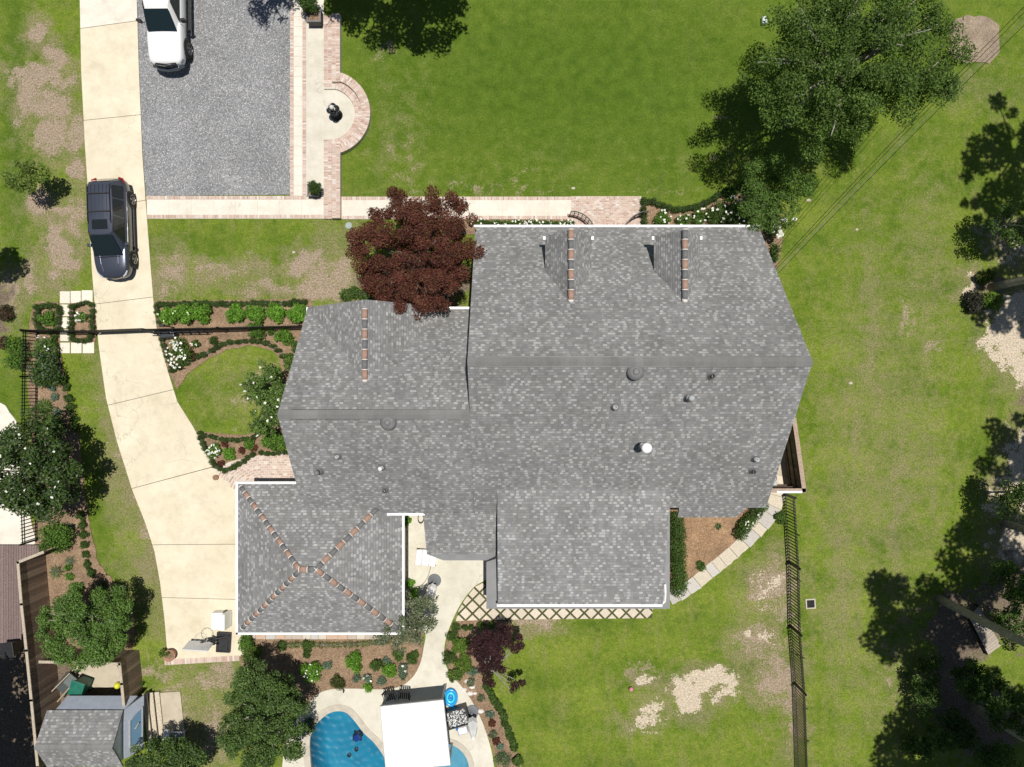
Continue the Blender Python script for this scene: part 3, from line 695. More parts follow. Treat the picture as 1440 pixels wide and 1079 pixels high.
# ------------------------------------------------------------------ the house
house = thing('house', (0, 0, 0), 'large house under grey shingle roofs with dormers and striped ridge tiles ', 'house')
def slab3(name, poly, zf, m, parent, thick=.12, kind=None):
    poly = ccw(poly); n = len(poly); mb = MB()
    vs = [(x, y, zf(x, y)) for x, y in poly] + [(x, y, zf(x, y) - thick) for x, y in poly]
    mb.add(vs, [tuple(range(n))] + [(i, i + n, (i + 1) % n + n, (i + 1) % n) for i in range(n)] + [tuple(range(2 * n - 1, n - 1, -1))])
    o = mb.build(name, m, parent)
    if kind: o['kind'] = kind
    return o
def sh_col():
    t = R.random()
    if t < .26: g = R.uniform(.30, .39)
    elif t < .36: g = R.uniform(.18, .20)
    else: g = R.uniform(.185, .26)
    return (g, g, g * R.uniform(.97, 1.04))
def shingles(polys, zf, up, parent, lift=0.0):
    """courses of laminated shingle tabs on the plane z=zf, climbing along the horizontal direction up"""
    up = Vector(up).normalized(); sd = Vector((up.y, -up.x))
    e = zf(up.x, up.y) - zf(0, 0); cosv = 1 / math.sqrt(1 + e * e); ex = .128 * cosv
    nrm = Vector((-up.x * e, -up.y * e, 1)).normalized()
    P = [ccw(p) for p in polys]; al = [q for p in P for q in p]
    s0 = min(sd.dot(Vector(q)) for q in al); s1 = max(sd.dot(Vector(q)) for q in al)
    t0 = min(up.dot(Vector(q)) for q in al); t1 = max(up.dot(Vector(q)) for q in al)
    mb = MB(); r = 0; t = t0
    boxes = [(min(q[0] for q in p), min(q[1] for q in p), max(q[0] for q in p), max(q[1] for q in p)) for p in P]
    while t < t1:
        s = s0 - R.uniform(0, .3); last = 0
        for p in P:     # printed dark band where the next course laps over
            q = [(sd * a + up * b) for a, b in ((s0 - 1, t + ex * .80), (s1 + 1, t + ex * .80), (s1 + 1, t + ex), (s0 - 1, t + ex))]; c = clip(ccw([(v.x, v.y) for v in q]), p)
            if len(c) > 2: mb.add([(x + nrm.x * (.0065 + lift), y + nrm.y * (.0065 + lift), zf(x, y) + nrm.z * (.0065 + lift)) for x, y in c], [tuple(range(len(c)))], (.185, .185, .187))
        while s < s1:
            last = 0 if s < s0 + .01 else last; col = sh_col(); col = sh_col() if (last > .3 and col[1] > .3) else col; last = col[1]
            w = R.uniform(.11, .16) if col[1] > .3 else R.choice((.07, .10, .13, .16, .20))
            q = [(sd * a + up * b) for a, b in ((s, t), (s + w, t), (s + w, t + ex + .004), (s, t + ex + .004))]; q = [(v.x, v.y) for v in q]
            a0 = min(v[0] for v in q); a1 = max(v[0] for v in q); b0 = min(v[1] for v in q); b1 = max(v[1] for v in q)
            hi = R.choice((.006, .007, .013))
            for p, bb in zip(P, boxes):
                if a1 < bb[0] or a0 > bb[2] or b1 < bb[1] or b0 > bb[3]: continue
                c = clip(ccw(q), p)
                if len(c) < 3: continue
                vs = []; low = []
                for k, (x, y) in enumerate(c):
                    f = (up.dot(Vector((x, y))) - t) / ex; d = (hi * (1 - f) + .002) + lift
                    vs.append((x + nrm.x * d, y + nrm.y * d, zf(x, y) + nrm.z * d))
                    if f < .02: low.append(k)
                fs = [tuple(range(len(c)))]
                mb.add(vs, fs, col)
                if len(low) == 2:
                    a, b = vs[low[0]], vs[low[1]]; mb.add([a, b, (b[0], b[1], b[2] - .014), (a[0], a[1], a[2] - .014)], [(0, 1, 2, 3)], tuple(v * .7 for v in col))
            s += w
        t += ex; r += 1
    o = mb.build('shingles', MT['shingle'], parent); o['kind'] = 'stuff'; return o
def roof(polys, zf, up, label=None, thick=.12):
    """first outline is the structural deck, shingle courses cover them all"""
    r = slab3('roof', polys[0], zf, MT['deck'], house, thick)
    if label: r['label'] = label
    for p in polys[1:]: slab3('deck_panel', p, zf, MT['deck'], r, thick)
    shingles(polys, zf, up, r); return r
# main block
XR, XL = 11.32, -1.68
zMn = lambda x, y: 8.6 - .882 * (y - .82)
zMs = lambda x, y: 7.991 + .743 * y
zWn = lambda x, y: 7.0 - .855 * (y + 1.24)
zWs = lambda x, y: 7.0 + .766 * (y + 1.24)
rM = roof([[(XL, .82), (XR, .82), (XR, 7.17), (XL, 7.17)]], zMn, (0, -1), 'steep front slope of the main roof')
rMs = roof([[(XL, .82), (XR, .82), (XR, -5.54), (XL, -5.54)], [(7.46, -6.03), (10.1, -6.03), (10.48, -5.535), (7.46, -5.535)], [(XL, -5.86), (-.6, -5.86), (-.6, -5.535), (XL, -5.535)]], zMs, (0, 1), 'long rear slope of the main roof')
WX = -9.38
rWn = roof([[(WX, -1.24), (XL, -1.24), (XL, 3.42), (WX, 3.42)]], zWn, (0, -1), 'front slope of the lower left wing')
rWs = roof([[(WX, -1.24), (XL, -1.24), (XL, -5.85), (WX, -5.85)]], zWs, (0, 1), 'rear slope of the lower left wing')
# cross gable of the wing
zGl = lambda x, y: 5.85 + .88 * (x + 6.13)
zGr = lambda x, y: 5.85 - .88 * (x + 6.13)
yv = lambda z: -1.24 + (7.0 - z) / .855
rGl = roof([[(-6.13, 3.5), (-6.13, yv(5.85) - .05), (WX, yv(zGl(WX, 0)) - .05), (WX, 3.5)]], zGl, (1, 0))
rGr = roof([[(-6.13, 3.5), (-6.13, yv(5.85) - .05), (-2.9, yv(zGr(-2.9, 0)) - .05), (-2.9, 3.5)]], zGr, (-1, 0))
# garage hip
GX0, GX1, GY0, GY1 = -12.55, -5.02, -11.40, -4.58; hg = (GY1 - GY0) / 2; ax0, ax1, ay = GX0 + hg, GX1 - hg, (GY0 + GY1) / 2; sg = .57; zt = 3 + sg * hg
rgN = roof([[(GX0, GY1), (GX1, GY1), (ax1, ay), (ax0, ay)]], lambda x, y: 3 + sg * (GY1 - y), (0, -1), 'garage roof slope under crossing hip tiles')
rgS = roof([[(GX0, GY0), (GX1, GY0), (ax1, ay), (ax0, ay)]], lambda x, y: 3 + sg * (y - GY0), (0, 1))
rgW = roof([[(GX0, GY0), (GX0, GY1), (ax0, ay)]], lambda x, y: 3 + sg * (x - GX0), (1, 0))
rgE = roof([[(GX1, GY0), (GX1, GY1), (ax1, ay)]], lambda x, y: 3 + sg * (GX1 - x), (-1, 0))
# middle lean-to and the low rear dormer
zMid = lambda x, y: 3.52 + .43 * (y + 5.85)
rMid = roof([[(-4.02, -5.83), (-.6, -5.83), (-.6, -7.92), (-3.95, -7.92)]], zMid, (0, 1), 'low slope between garage and rear roof')
zSh = lambda x, y: 3.6 + .18 * (y + 9.93)
rSh = roof([[(-.64, -4.4), (6.90, -4.4), (6.78, -9.93), (-.64, -9.93)]], zSh, (0, 1), 'broad shallow roof of the rear dormer', .16)
# flat grey skirt round the rear wing
mb = MB()
def quadz(pts): mb.add([p for p in pts] + [(p[0], p[1], p[2] - .1) for p in pts], [(0, 1, 2, 3), (0, 4, 5, 1), (1, 5, 6, 2), (2, 6, 7, 3), (3, 7, 4, 0)])
quadz([(-.45, -7.95, 3.0), (-1.18, -8.22, 2.85), (-1.18, -10.38, 2.85), (-.45, -9.6, 3.0)])
quadz([(-.45, -9.6, 3.001), (-1.18, -10.38, 2.851), (7.27, -10.38, 2.851), (6.4, -9.6, 3.001)])
quadz([(6.4, -9.6, 3.0), (7.27, -10.38, 2.85), (7.27, -5.62, 2.85), (6.4, -5.62, 3.0)])
quadz([(-3.95, -7.93, 2.60), (-3.2, -8.24, 2.5), (-1.18, -8.24, 2.5), (-.6, -7.93, 2.60)])
mb.build('roof_skirt', MT['membrane'], house)
# walls
def extr(axis_, prof, a, b, m='wall', name='wall'):
    n = len(prof); mb = MB()
    if axis_ == 'x': vs = [(a, p[0], p[1]) for p in prof] + [(b, p[0], p[1]) for p in prof]
    else: vs = [(p[0], a, p[1]) for p in prof] + [(p[0], b, p[1]) for p in prof]
    mb.add(vs, [tuple(range(n)), tuple(range(2 * n - 1, n - 1, -1))] + [(i, (i + 1) % n, (i + 1) % n + n, i + n) for i in range(n)]); return mb.build(name, MT[m], house)
extr('x', [(-5.2, 0), (6.85, 0), (6.85, 3.05), (.82, 8.4), (-5.2, 3.88)], XL + .3, XR - .32)
extr('x', [(-5.5, 0), (3.1, 0), (3.1, 3.05), (-1.24, 6.75), (-5.5, 3.45)], WX + .35, XL + .31)
extr('y', [(WX + .36, 0), (-3.2, 0), (-3.2, 3.0), (-6.13, 5.6), (WX + .36, 2.78)], 0.1, 3.2)
gw = MB(); gw.box(((GX0 + GX1) / 2, (GY0 + GY1) / 2, 1.45), (GX1 - GX0 - .6, GY1 - GY0 - .6, 2.9)); gw.build('wall', MT['wall'], house)
gw = MB(); gw.box((-2.2, -6.5, 1.25), (3.0, 2.6, 2.5)); gw.build('wall', MT['wall'], house)
gw = MB(); gw.box((3.05, -7.4, 1.4), (7.4, 4.8, 2.8)); gw.box((3.0, -7.4, 3.15), (6.7, 4.6, .75)); gw.build('wall', MT['wall'], house)
gw = MB(); gw.box((8.8, -5.5, 1.6), (2.2, .7, 3.2)); gw.build('wall', MT['wall'], house)
# glazed openings in the walls that stand round the yard
def window(c, w, h, face):
    f = MB(); dx, dy = (w, .08) if face == 'y' else (.08, w)
    f.box(c, (dx, dy, h)); o = f.build('window', MT['whitepaint'], house)
    g = MB(); k = .09
    for sx in (-.25, .25):
        for sz in (-.25, .25):
            g.box((c[0] + (sx * w if face == 'y' else 0), c[1] + (sx * w if face == 'x' else 0), c[2] + sz * h), ((w / 2 - k if face == 'y' else .1), (w / 2 - k if face == 'x' else .1), h / 2 - k))
    g.build('pane', MT['glass'], o)
for x in (0, 4, 8): window((x + 1, 6.87, 1.6), 1.1, 1.9, 'y')
for y in (-3.2, .5, 4.2): window((XR - .31, y, 1.6), 1.0, 1.7, 'x')
window((XR - .31, .8, 5.6), 1.0, 1.5, 'x'); window((-6.13, 3.21, 1.6), 1.8, 1.7, 'y'); window((-6.13, 3.21, 4.0), .7, .9, 'y')
for y in (-3.5, 0): window((WX + .34, y, 1.6), 1.0, 1.7, 'x')
for x in (1, 4.6): window((x, -9.81, 1.45), 2.0, 1.9, 'y')
gd = MB(); gd.box((-12.24, -8.0, 1.15), (.08, 4.9, 2.2)); gdo = gd.build('garage_door', MT['whitepaint'], house)
gd = MB()
for k in range(4): gd.box((-12.29, -8.0, .35 + k * .54), (.03, 4.7, .46))
gd.build('panel', MT['whitepaint'], gdo)
gd = MB(); gd.box((4.75, 6.88, 1.1), (1.1, .08, 2.15)); gd.build('front_door', MT['wood'] if False else mat('dark_door', (.05, .03, .02), .4), house)
# gutters
gut = []
def gutter(pts, r=.055, name='gutter'):
    mb = MB()
    for a, b in zip(pts, pts[1:]):
        a = Vector(a); b = Vector(b); d = b - a; mid = (a + b) / 2
        mb.box(tuple(mid), (d.length + .08, r * 2, .11), math.atan2(d.y, d.x), tilt=None) if abs(d.z) < .05 else mb.tube([a, b], r * .9, 6)
    return mb.build(name, MT['whitepaint'], house)
gutter([(XL - .03, 7.22, 2.97), (XR + .03, 7.22, 2.97)], .05)
gutter([(GX0 - .05, GY1 + .04, 3.0), (GX0 - .05, GY0 - .05, 3.0), (GX1 + .05, GY0 - .05, 3.0), (GX1 + .05, -5.9, 3.0)], .05)
gutter([(GX0 - .05, GY1 + .04, 3.02), (-9.85, GY1 + .04, 3.02)], .055)
gutter([(-9.85, GY1 + .03, 3.02), (-9.50, -4.25, 3.2), (-9.45, -3.55, 3.8)], .05, 'rake_trim')
gutter([(-5.6, -5.90, 3.46), (-3.98, -5.90, 3.46)], .05); gutter([(-2.85, 3.46, 2.98), (XL, 3.46, 2.98)], .055)
gutter([(-.64, -9.98, 3.56), (6.72, -9.98, 3.56)], .055); gutter([(6.70, -9.96, 3.54), (6.90, -9.84, 3.45), (6.98, -9.55, 3.2), (7.0, -9.2, 3.05)], .075, 'downspout')
mb = MB(); mb.box((WX - .02, 3.1, 2.93), (.06, .8, .16)); mb.build('gutter', MT['whitepaint'], house)
# ridge vent caps
def ridge_cap(parent, x0, x1, y, z, sn, ss, w=.17, lift=.05):
    mb = MB(); n = max(1, int((x1 - x0) / .31))
    for i in range(n):
        a = x0 + (x1 - x0) * i / n; b = x0 + (x1 - x0) * (i + 1) / n; g = R.choice((.20, .205, .21, .22, .23)); c = (g, g, g); l = lift + .01 * (i % 2) * .5
        mb.add([(a, y + w, z - sn * w + l), (a, y, z + l), (b, y, z + l), (b, y + w, z - sn * w + l), (a, y + w, z - sn * w + l - .05), (b, y + w, z - sn * w + l - .05)], [(0, 1, 2, 3), (0, 3, 5, 4)], c)
        mb.add([(a, y, z + l), (a, y - w, z - ss * w + l), (b, y - w, z - ss * w + l), (b, y, z + l), (a, y - w, z - ss * w + l - .05), (b, y - w, z - ss * w + l - .05)], [(0, 1, 2, 3), (1, 4, 5, 2)], c)
    return mb.build('ridge_cap', MT['shingle'], parent)
ridge_cap(rM, XL, XR, .82, 8.6, .882, .743, .19); ridge_cap(rWn, WX, XL, -1.24, 7.0, .855, .766, .19)
# black strips paint in the shadow line along both ridge vent edges
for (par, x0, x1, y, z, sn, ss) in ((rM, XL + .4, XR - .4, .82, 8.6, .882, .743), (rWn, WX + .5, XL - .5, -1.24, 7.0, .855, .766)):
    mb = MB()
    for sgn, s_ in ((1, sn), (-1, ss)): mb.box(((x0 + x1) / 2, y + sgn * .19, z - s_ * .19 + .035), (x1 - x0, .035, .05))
    mb.build('vent_edge_shade', MT['blackplastic'], par)
# striped ridge tiles
def tile_mesh(L, w, h, m, name):
    mb = MB(); n = 7; vs = []
    for x, k in ((-L / 2, 1.0), (L / 2, .9)):
        for r in (1.0, .82):
            for j in range(n):
                t = math.pi * j / (n - 1); vs.append((x, -w / 2 * k * r * math.cos(t), h * k * r * math.sin(t)))
    fs = []
    for j in range(n - 1):
        fs += [(j, j + 1, j + 1 + 2 * n, j + 2 * n), (j + n + 1, j + n, j + 3 * n, j + 1 + 3 * n), (j + 1, j, j + n, j + n + 1), (j + 2 * n, j + 1 + 2 * n, j + 1 + 3 * n, j + 3 * n)]
    mb.add(vs, fs); return mb.mesh(name, m, True)
def tile_run(parent, a, b, n, w, first_red=True, h=.10, end_white=False):
    a = Vector(a); b = Vector(b); d = b - a; L = d.length / n
    mr = tile_mesh(L * 1.0, w, h, MT['ridgered'], 'ridge_tile_red'); mg = tile_mesh(L * 1.0, w * .93, h * .9, MT['ridgegrey'], 'ridge_tile_grey')
    jm = tile_mesh(.034, w * 1.10, h * 1.1, MT['limemortar'], 'mortar_joint')
    rot = d.to_track_quat('X', 'Z').to_euler()
    for i in range(n):
        p = a + d * ((i + .5) / n); red = (i % 2 == 0) == first_red
        o = bpy.data.objects.new('ridge_tile', mr if red else mg); link(o, parent); o.location = p; o.rotation_euler = rot
        if i == 0: o['label'] = 'terracotta tile' if red else 'dark grey tile'
        o.rotation_euler.rotate_axis('X', R.uniform(-.06, .06)); o.rotation_euler.rotate_axis('Z', R.uniform(-.03, .03))
        if True:
            q = bpy.data.objects.new('mortar_joint', jm); link(q, parent); q.location = a + d * (i / n); q.rotation_euler = rot
    if end_white:
        mb = MB(); mb.lathe([(w * .50, -.06), (w * .52, .0), (w * .3, .06), (.02, .08)], 10, tuple(b)); mb.build('mortar_end', MT['limemortar'], parent, True)
def hipz(k): return 3 + k * (zt - 3) + .02
tile_run(rgW, (GX0 + .15, GY1 - .15, hipz(.03)), (ax0, ay, hipz(1)), 14, .23, False)
tile_run(rgS, (GX0 + .25, GY0 + .25, hipz(.06)), (ax0, ay - .06, hipz(1)), 13, .23, False)
tile_run(rgE, (ax1, ay, hipz(1)), (GX1 - .2, GY0 + .2, hipz(.05)), 12, .25, True)
tile_run(rgN, (ax0, ay, hipz(1)), (ax1, ay, hipz(1)), 2, .28, True)
tile_run(rgN, (ax1, ay, hipz(1)), (GX1 - hg * .30, GY1 - hg * .30, hipz(.30)), 9, .25, False, end_white=False)
tile_run(rGl, (-6.13, 3.1, 5.89), (-6.13, .16, 5.89), 7, .24, True, end_white=True)
# two dormers on the front slope
for X, nt, fr in ((2.41, 7, True), (7.06, 7, False)):
    w = .98; zr, ze = 6.42, 5.1; s = (zr - ze) / w; yf = 6.30
    yr = .82 + (8.6 - zr) / .882; ye = .82 + (8.6 - ze) / .882
    d = bpy.data.objects.new('dormer', None); link(d, house)
    for sg_ in (-1, 1):
        zf = lambda x, y, X=X, sg_=sg_: zr - s * sg_ * (x - X)
        poly = [(X, yf), (X, yr - .05), (X + sg_ * w, ye - .05), (X + sg_ * w, yf)]
        r_ = slab3('dormer_roof', poly, zf, MT['deck'], d, .09); shingles([poly], zf, (-sg_, 0), d)
        mb = MB(); mb.add([(X + sg_ * .78, yf - .5, 3.9), (X + sg_ * .78, ye, 5.0), (X + sg_ * .78, yf - .5, ze + .15)], [(0, 1, 2)]); mb.build('cheek', MT['wall'], d)
        mb = MB(); mb.box((X + sg_ * (w - .02), yf - .08, ze - .03), (.24, .14, .09)); mb.build('eave_return', MT['whitepaint'], d)
    mb = MB(); mb.add([(X - .78, yf - .5, 3.6), (X + .78, yf - .5, 3.6), (X + .78, yf - .5, ze + .2), (X, yf - .5, zr - .12), (X - .78, yf - .5, ze + .2)], [(0, 1, 2, 3, 4)]); mb.build('dormer_front', MT['whitepaint'], d)
    mb = MB(); mb.box((X, yf - .48, 4.75), (.8, .05, .9)); mb.build('pane', MT['glass'], d)
    tile_run(d, (X, yf - .02, zr + .03), (X, yr + .12, zr + .03), nt, .24, fr, end_white=True)
# roof fittings
def dome_vent(px, py, zf, slope, r=.33):
    # on the slope, found by iterating the height
    zz = 5
    for _ in range(8): x, y = W(px, py, zz); zz = zf(x, y)
    mb = MB(); mb.lathe([(r * .9, -.10), (r, .02), (r * .98, .08), (r * .8, .15), (r * .45, .2), (.03, .21)], 24, (x, y, zz + .06)); mb.lathe([(r * .42, .19), (r * .40, .235), (r * .1, .245)], 20, (x, y, zz + .06))
    mb.build('dome_vent', MT['greyplastic'], house, True)
dome_vent(893, 523, zMs, .74); dome_vent(546.5, 594, zWs, .7)
def pipe(px, py, zf, h, r, m, cap=None, flash=True):
    zz = 5; h *= 1.35; r *= 1.25 if h < .6 else 1
    for _ in range(8): x, y = W(px, py, zz + h); zz = zf(x, y)
    mb = MB(); mb.lathe([(r, -.3), (r, h), (r * .75, h), (r * .75, h - .25), (.005, h - .25)], 14, (x, y, zz), cap=False); o = mb.build('vent_pipe', m, house, True)
    if flash:
        mb = MB(); mb.box((x, y, zz + .02), (.32, .36, .012), 0, tilt=Matrix.Rotation(math.atan(.75), 3, 'X')); mb.lathe([(r + .07, -.02), (r + .03, .12), (r + .005, .16)], 12, (x, y, zz + .02)); mb.build('flashing', MT['greyplastic'], o)
    if cap:
        mb = MB(); mb.lathe([(cap, h), (cap, h + .10), (cap * .85, h + .16), (.01, h + .19)], 18, (x, y, zz)); mb.build('pipe_cap', m, o, True)
    return o
pipe(909, 630, zMs, .75, .12, MT['whitepaint'], .21)
pipe(866, 573, zMs, .30, .07, MT['galv']); pipe(972, 560, zMs, .35, .09, MT['galv'], .12); pipe(1003, 529, zMs, .25, .055, MT['blackplastic'])
pipe(1066, 647, zMs, .3, .07, MT['galv']); pipe(1061, 664, zMs, .25, .055, MT['blackplastic'])
pipe(446, 665, zWs, .3, .075, MT['greyplastic'], .11); pipe(473, 643, zWs, .25, .055, MT['galv']); pipe(535, 659, zWs, .3, .06, MT['whitepaint'], .09); pipe(540, 691, zWs, .25, .055, MT['blackplastic'])

# ------------------------------------------------------------------ fences
def iron_fence(name, basepx, h, label, spacing=.15, cat='fence', posts=True, group=None, rails=(.12, None), limit=300):
    pts = [Vector(W(*p)) for p in basepx]; t = thing(name, (pts[0].x, pts[0].y, 0), label, cat, group)
    pm = MB(); pm.box((0, 0, h / 2 + .03), (.04, .04, h - .06)); pm.lathe([(.02, 0), (.012, .05), (.001, .10)], 4, (0, 0, h)); pme = pm.mesh('picket', MT['iron'])
    po = MB(); po.box((0, 0, h / 2 + .05), (.075, .075, h + .1)); po.lathe([(.05, 0), (.05, .03), (.03, .07), (.002, .08)], 8, (0, 0, h + .1)); pom = po.mesh('post', MT['iron'])
    cnt = 0
    for a, b in zip(pts, pts[1:]):
        d = b - a; L = d.length; rz = math.atan2(d.y, d.x); n = max(1, int(L / spacing))
        for i in range(n):
            if cnt >= limit: break
            p = a + d * ((i + .5) / n); o = bpy.data.objects.new('picket', pme); link(o, t); o.location = (p.x - pts[0].x, p.y - pts[0].y, 0); cnt += 1
        for z_ in (.15, h - .2, h - .04):
            mb = MB(); mb.box(((a.x + b.x) / 2 - pts[0].x, (a.y + b.y) / 2 - pts[0].y, z_), (L, .035, .03), rz); mb.build('rail', MT['iron'], t)
        m_ = max(1, int(L / 2.4))
        if posts:
            for i in range(m_ + 1):
                p = a + d * (i / m_); o = bpy.data.objects.new('post', pom); link(o, t); o.location = (p.x - pts[0].x, p.y - pts[0].y, 0)
    return t
f1 = iron_fence('iron_fence', [(1103, 694), (1109, 790), (1111, 880), (1117, 960), (1121, 1085)], 1.25, 'black picket fence running down the right lawn behind the house')
for px, py in ((1107, 742), (1109.5, 806), (1114, 914), (1118, 985), (1120, 1030)):
    x, y = W(px, py); b = f1.location; mb = MB(); mb.tube([(x - b.x, y - b.y, .95), (x - b.x + .62, y - b.y - .42, .02)], .022); mb.build('brace', MT['iron'], f1)
iron_fence('iron_fence', [(221, 466), (322, 464), (433, 461)], 1.3, 'black picket fence behind the row of lime green shrubs', .105)
iron_fence('iron_fence', [(57, 467), (100, 467.5), (140, 468)], 1.3, 'black picket fence crossing the stepping pavers left of the driveway', .105)
iron_fence('iron_fence', [(55, 468), (54, 530), (53, 600), (52, 680), (52, 700), (54, 758)], 1.15, 'black picket fence down the far left bed past the magnolia', .16)
g1 = iron_fence('driveway_gate', [(143, 468), (218, 465)], 1.25, 'black sliding iron gate closed across the driveway', .085, 'gate', False)
iron_fence('gate_leaf', [(218, 470), (300, 468)], 1.15, 'black track frame of the sliding gate, beside the lime green shrubs', .4, 'gate frame', False)
bx, by = W(238, 470, .3); op = thing('gate_operator', (bx, by, 0), 'dark grey gate motor box on the right edge of the driveway', 'gate motor', rz=.1)
mb = MB(); mb.box((0, 0, .28), (.72, .42, .56)); mb.build('housing', mat('motor_grey', (.03, .036, .042), .4), op, bevel=.06)
mb = MB(); mb.lathe([(.05, .55), (.05, .60), (.01, .61)], 12, (.2, .05, 0)); mb.build('cap', MT['galv'], op)
px_, py_ = W(228, 458, 1.2); kp = thing('keypad_post', (px_, py_, 0), 'small black keypad post at the right end of the driveway gate', 'keypad')
mb = MB(); mb.tube([(0, 0, 0), (0, 0, 1.15)], .03); mb.build('post', MT['iron'], kp); mb = MB(); mb.box((0, 0, 1.2), (.22, .12, .18)); mb.build('keypad', MT['blackplastic'], kp)

def wcol(k=1.0):
    c = R.choice([(.27, .185, .13), (.22, .155, .11), (.32, .235, .17), (.18, .13, .098)]); f = R.uniform(.85, 1.15) * k; return tuple(x * f for x in c)
def board_fence(name, toppx, h, label, light=(.42, .36, .28), bw=.15, k=1.0, capw=.13, cat='fence', z0=0):
    pts = [Vector(W(p[0], p[1], h)) for p in toppx]; t = thing(name, (pts[0].x, pts[0].y, 0), label, cat); o0 = pts[0]
    for a, b in zip(pts, pts[1:]):
        d = b - a; L = d.length; rz = math.atan2(d.y, d.x); n = max(1, int(L / bw))
        for i in range(n):
            p = a + d * ((i + .5) / n) - o0; hh = h - .05 + R.uniform(-.012, .0)
            mb = MB(); mb.box((p.x, p.y, z0 + (hh - z0) / 2), (L / n - .008, .022 + R.uniform(0, .006), hh - z0), rz, wcol(k)); mb.build('board', MT['wood'], t)
        m = (a + b) / 2 - o0
        mb = MB(); mb.box((m.x, m.y, h - .01), (L + capw * .8, capw, .04), rz, light); mb.build('cap_rail', MT['wood'], t)
        nv = Vector((-d.y, d.x)).normalized() * .045
        for z_ in (.35, h * .5, h - .25):
            for s_ in (-1,):
                mb = MB(); mb.box((m.x + nv.x * s_, m.y + nv.y * s_, z_), (L, .04, .09), rz, wcol(k)); mb.build('rail', MT['wood'], t)
    return t
board_fence('board_fence', [(60, 777), (25, 791), (30, 850), (37, 915), (44, 985), (53, 1079), (60, 1150)], 1.95, 'tall brown board fence down the lower left edge beside the reddish deck')
board_fence('board_fence', [(56, 931), (112, 932), (168, 934), (171, 962), (174, 992)], 1.7, 'brown board fence round the bin corner above the little shed')
we = board_fence('wood_enclosure', [(1117, 590), (1131, 690), (1084, 690)], 1.8, 'dark wooden board enclosure against the right side of the house', (.36, .27, .21), .14, .55, .2, 'enclosure')
mb = MB(); a = W(1128, 692, 1.86); b = W(1092, 692, 1.86); mb.box((((a[0] + b[0]) / 2) - we.location.x, a[1] - we.location.y, 1.84), (b[0] - a[0], .10, .08), 0); mb.build('trim_board', MT['whitepaint'], we)
# heat pump inside the enclosure
hx, hy = W(1082, 672, .8); ac = thing('air_conditioner', (hx, hy, 0), 'grey air conditioner hidden in the wooden enclosure', 'air conditioner')
mb = MB(); mb.box((0, 0, .4), (.8, .8, .8)); mb.build('cabinet', MT['galv'], ac, bevel=.04)
mb = MB()
for r in (.12, .2, .28, .34): mb.tube([(r * math.cos(t), r * math.sin(t), .815) for t in [k * math.pi / 10 for k in range(21)]], .008, 4)
mb.build('fan_grille', MT['iron'], ac)

# ------------------------------------------------------------------ reddish deck, shed
dk = thing('neighbour_deck', W3(0, 820), 'reddish brown boarded deck at the far left edge behind the board fence', 'deck'); x = -60
while x < 52:
    w = 3.6; x1 = x + w; top = 767
    bot = 905 if x < 24 else 905 - (x - 24) * 2.2
    poly = PX([(x + .2, top), (x1 - .2, top), (x1 - .2, bot), (x + .2, bot)], .35); k = R.uniform(.88, 1.1)
    mb = MB(); mb.prism(poly, .30, .35, (.20 * k, .145 * k, .135 * k), True); inv_parent(mb.build('deck_board', MT['wood'], dk)); x = x1
mb = MB(); mb.prism(PX([(-60, 768), (50, 768), (24, 800), (24, 904), (-60, 904)], .35), .02, .295); inv_parent(mb.build('deck_frame', mat('deck_frame', (.05, .035, .03), .9), dk))
shx, shy = W(120, 1050); shed = thing('garden_shed', (0, 0, 0), 'small blue grey shed with a grey shingle roof in the lower left corner', 'shed')
house_keep = house; house = shed
he, hr = 1.9, 2.75
ex0, ey0 = W(66, 999, he); ex1, _ = W(173, 997, he); ry = W(120, 1052, hr)[1]; sl_ = (hr - he) / (ey0 - ry); ys_ = ry - (ey0 - ry)
rs1 = roof([[(ex0, ey0), (ex1, ey0), (ex1, ry), (ex0, ry)]], lambda x, y: hr - sl_ * (y - ry), (0, -1), thick=.08)
rs2 = roof([[(ex0, ys_), (ex1, ys_), (ex1, ry), (ex0, ry)]], lambda x, y: hr + sl_ * (y - ry), (0, 1), thick=.08)
ridge_cap(rs1, ex0, ex1, ry, hr, sl_, sl_, .14, .03)
MT['bluegrey'] = noisy('blue_grey_siding', (.74, .78, .83), (.78, .82, .86), 4, .7, 30, .1)
extr('x', [(ys_ + .2, 0), (ey0 - .2, 0), (ey0 - .2, he - .02), (ry, hr - .08), (ys_ + .2, he - .02)], ex0 + .2, ex1 - .15, 'bluegrey')
def panel(q, th=.05):   # sloping board through four corners
    m_ = MB(); a_, b_, c_, d_ = [Vector(p) for p in q]; nn = (b_ - a_).cross(d_ - a_).normalized() * th; up_ = [p for p in (a_, b_, c_, d_)]; lo_ = [p - nn for p in up_]
    m_.add([tuple(p) for p in up_ + lo_], [(0, 1, 2, 3), (7, 6, 5, 4), (0, 4, 5, 1), (1, 5, 6, 2), (2, 6, 7, 3), (3, 7, 4, 0)]); return m_
bg2 = noisy('blue_grey_panel', (.34, .38, .45), (.39, .43, .50), 4, .6, 30, .1)
xa, xb, yn = ex0 + .35, ex1 - .02, ey0 - .06
panel([(xa, yn, 1.80), (xa + .15, yn + .36, 1.12), (xb + .28, yn + .36, 1.12), (xb, yn, 1.80)][::-1][::-1]).build('sun_tilt_front', bg2, shed)  # added panel, tilted to catch sun so the shed front looks bright
E0 = [(xb + .02, ys_ + .3, 1.80), (xb + .50, ys_ + .3, .95), (xb + .50, ey0 + .28, .95), (xb + .02, ey0 - .05, 1.80)]
panel(E0).build('sun_tilt_side', bg2, shed)  # added side panel, sloped likewise to brighten the door wall
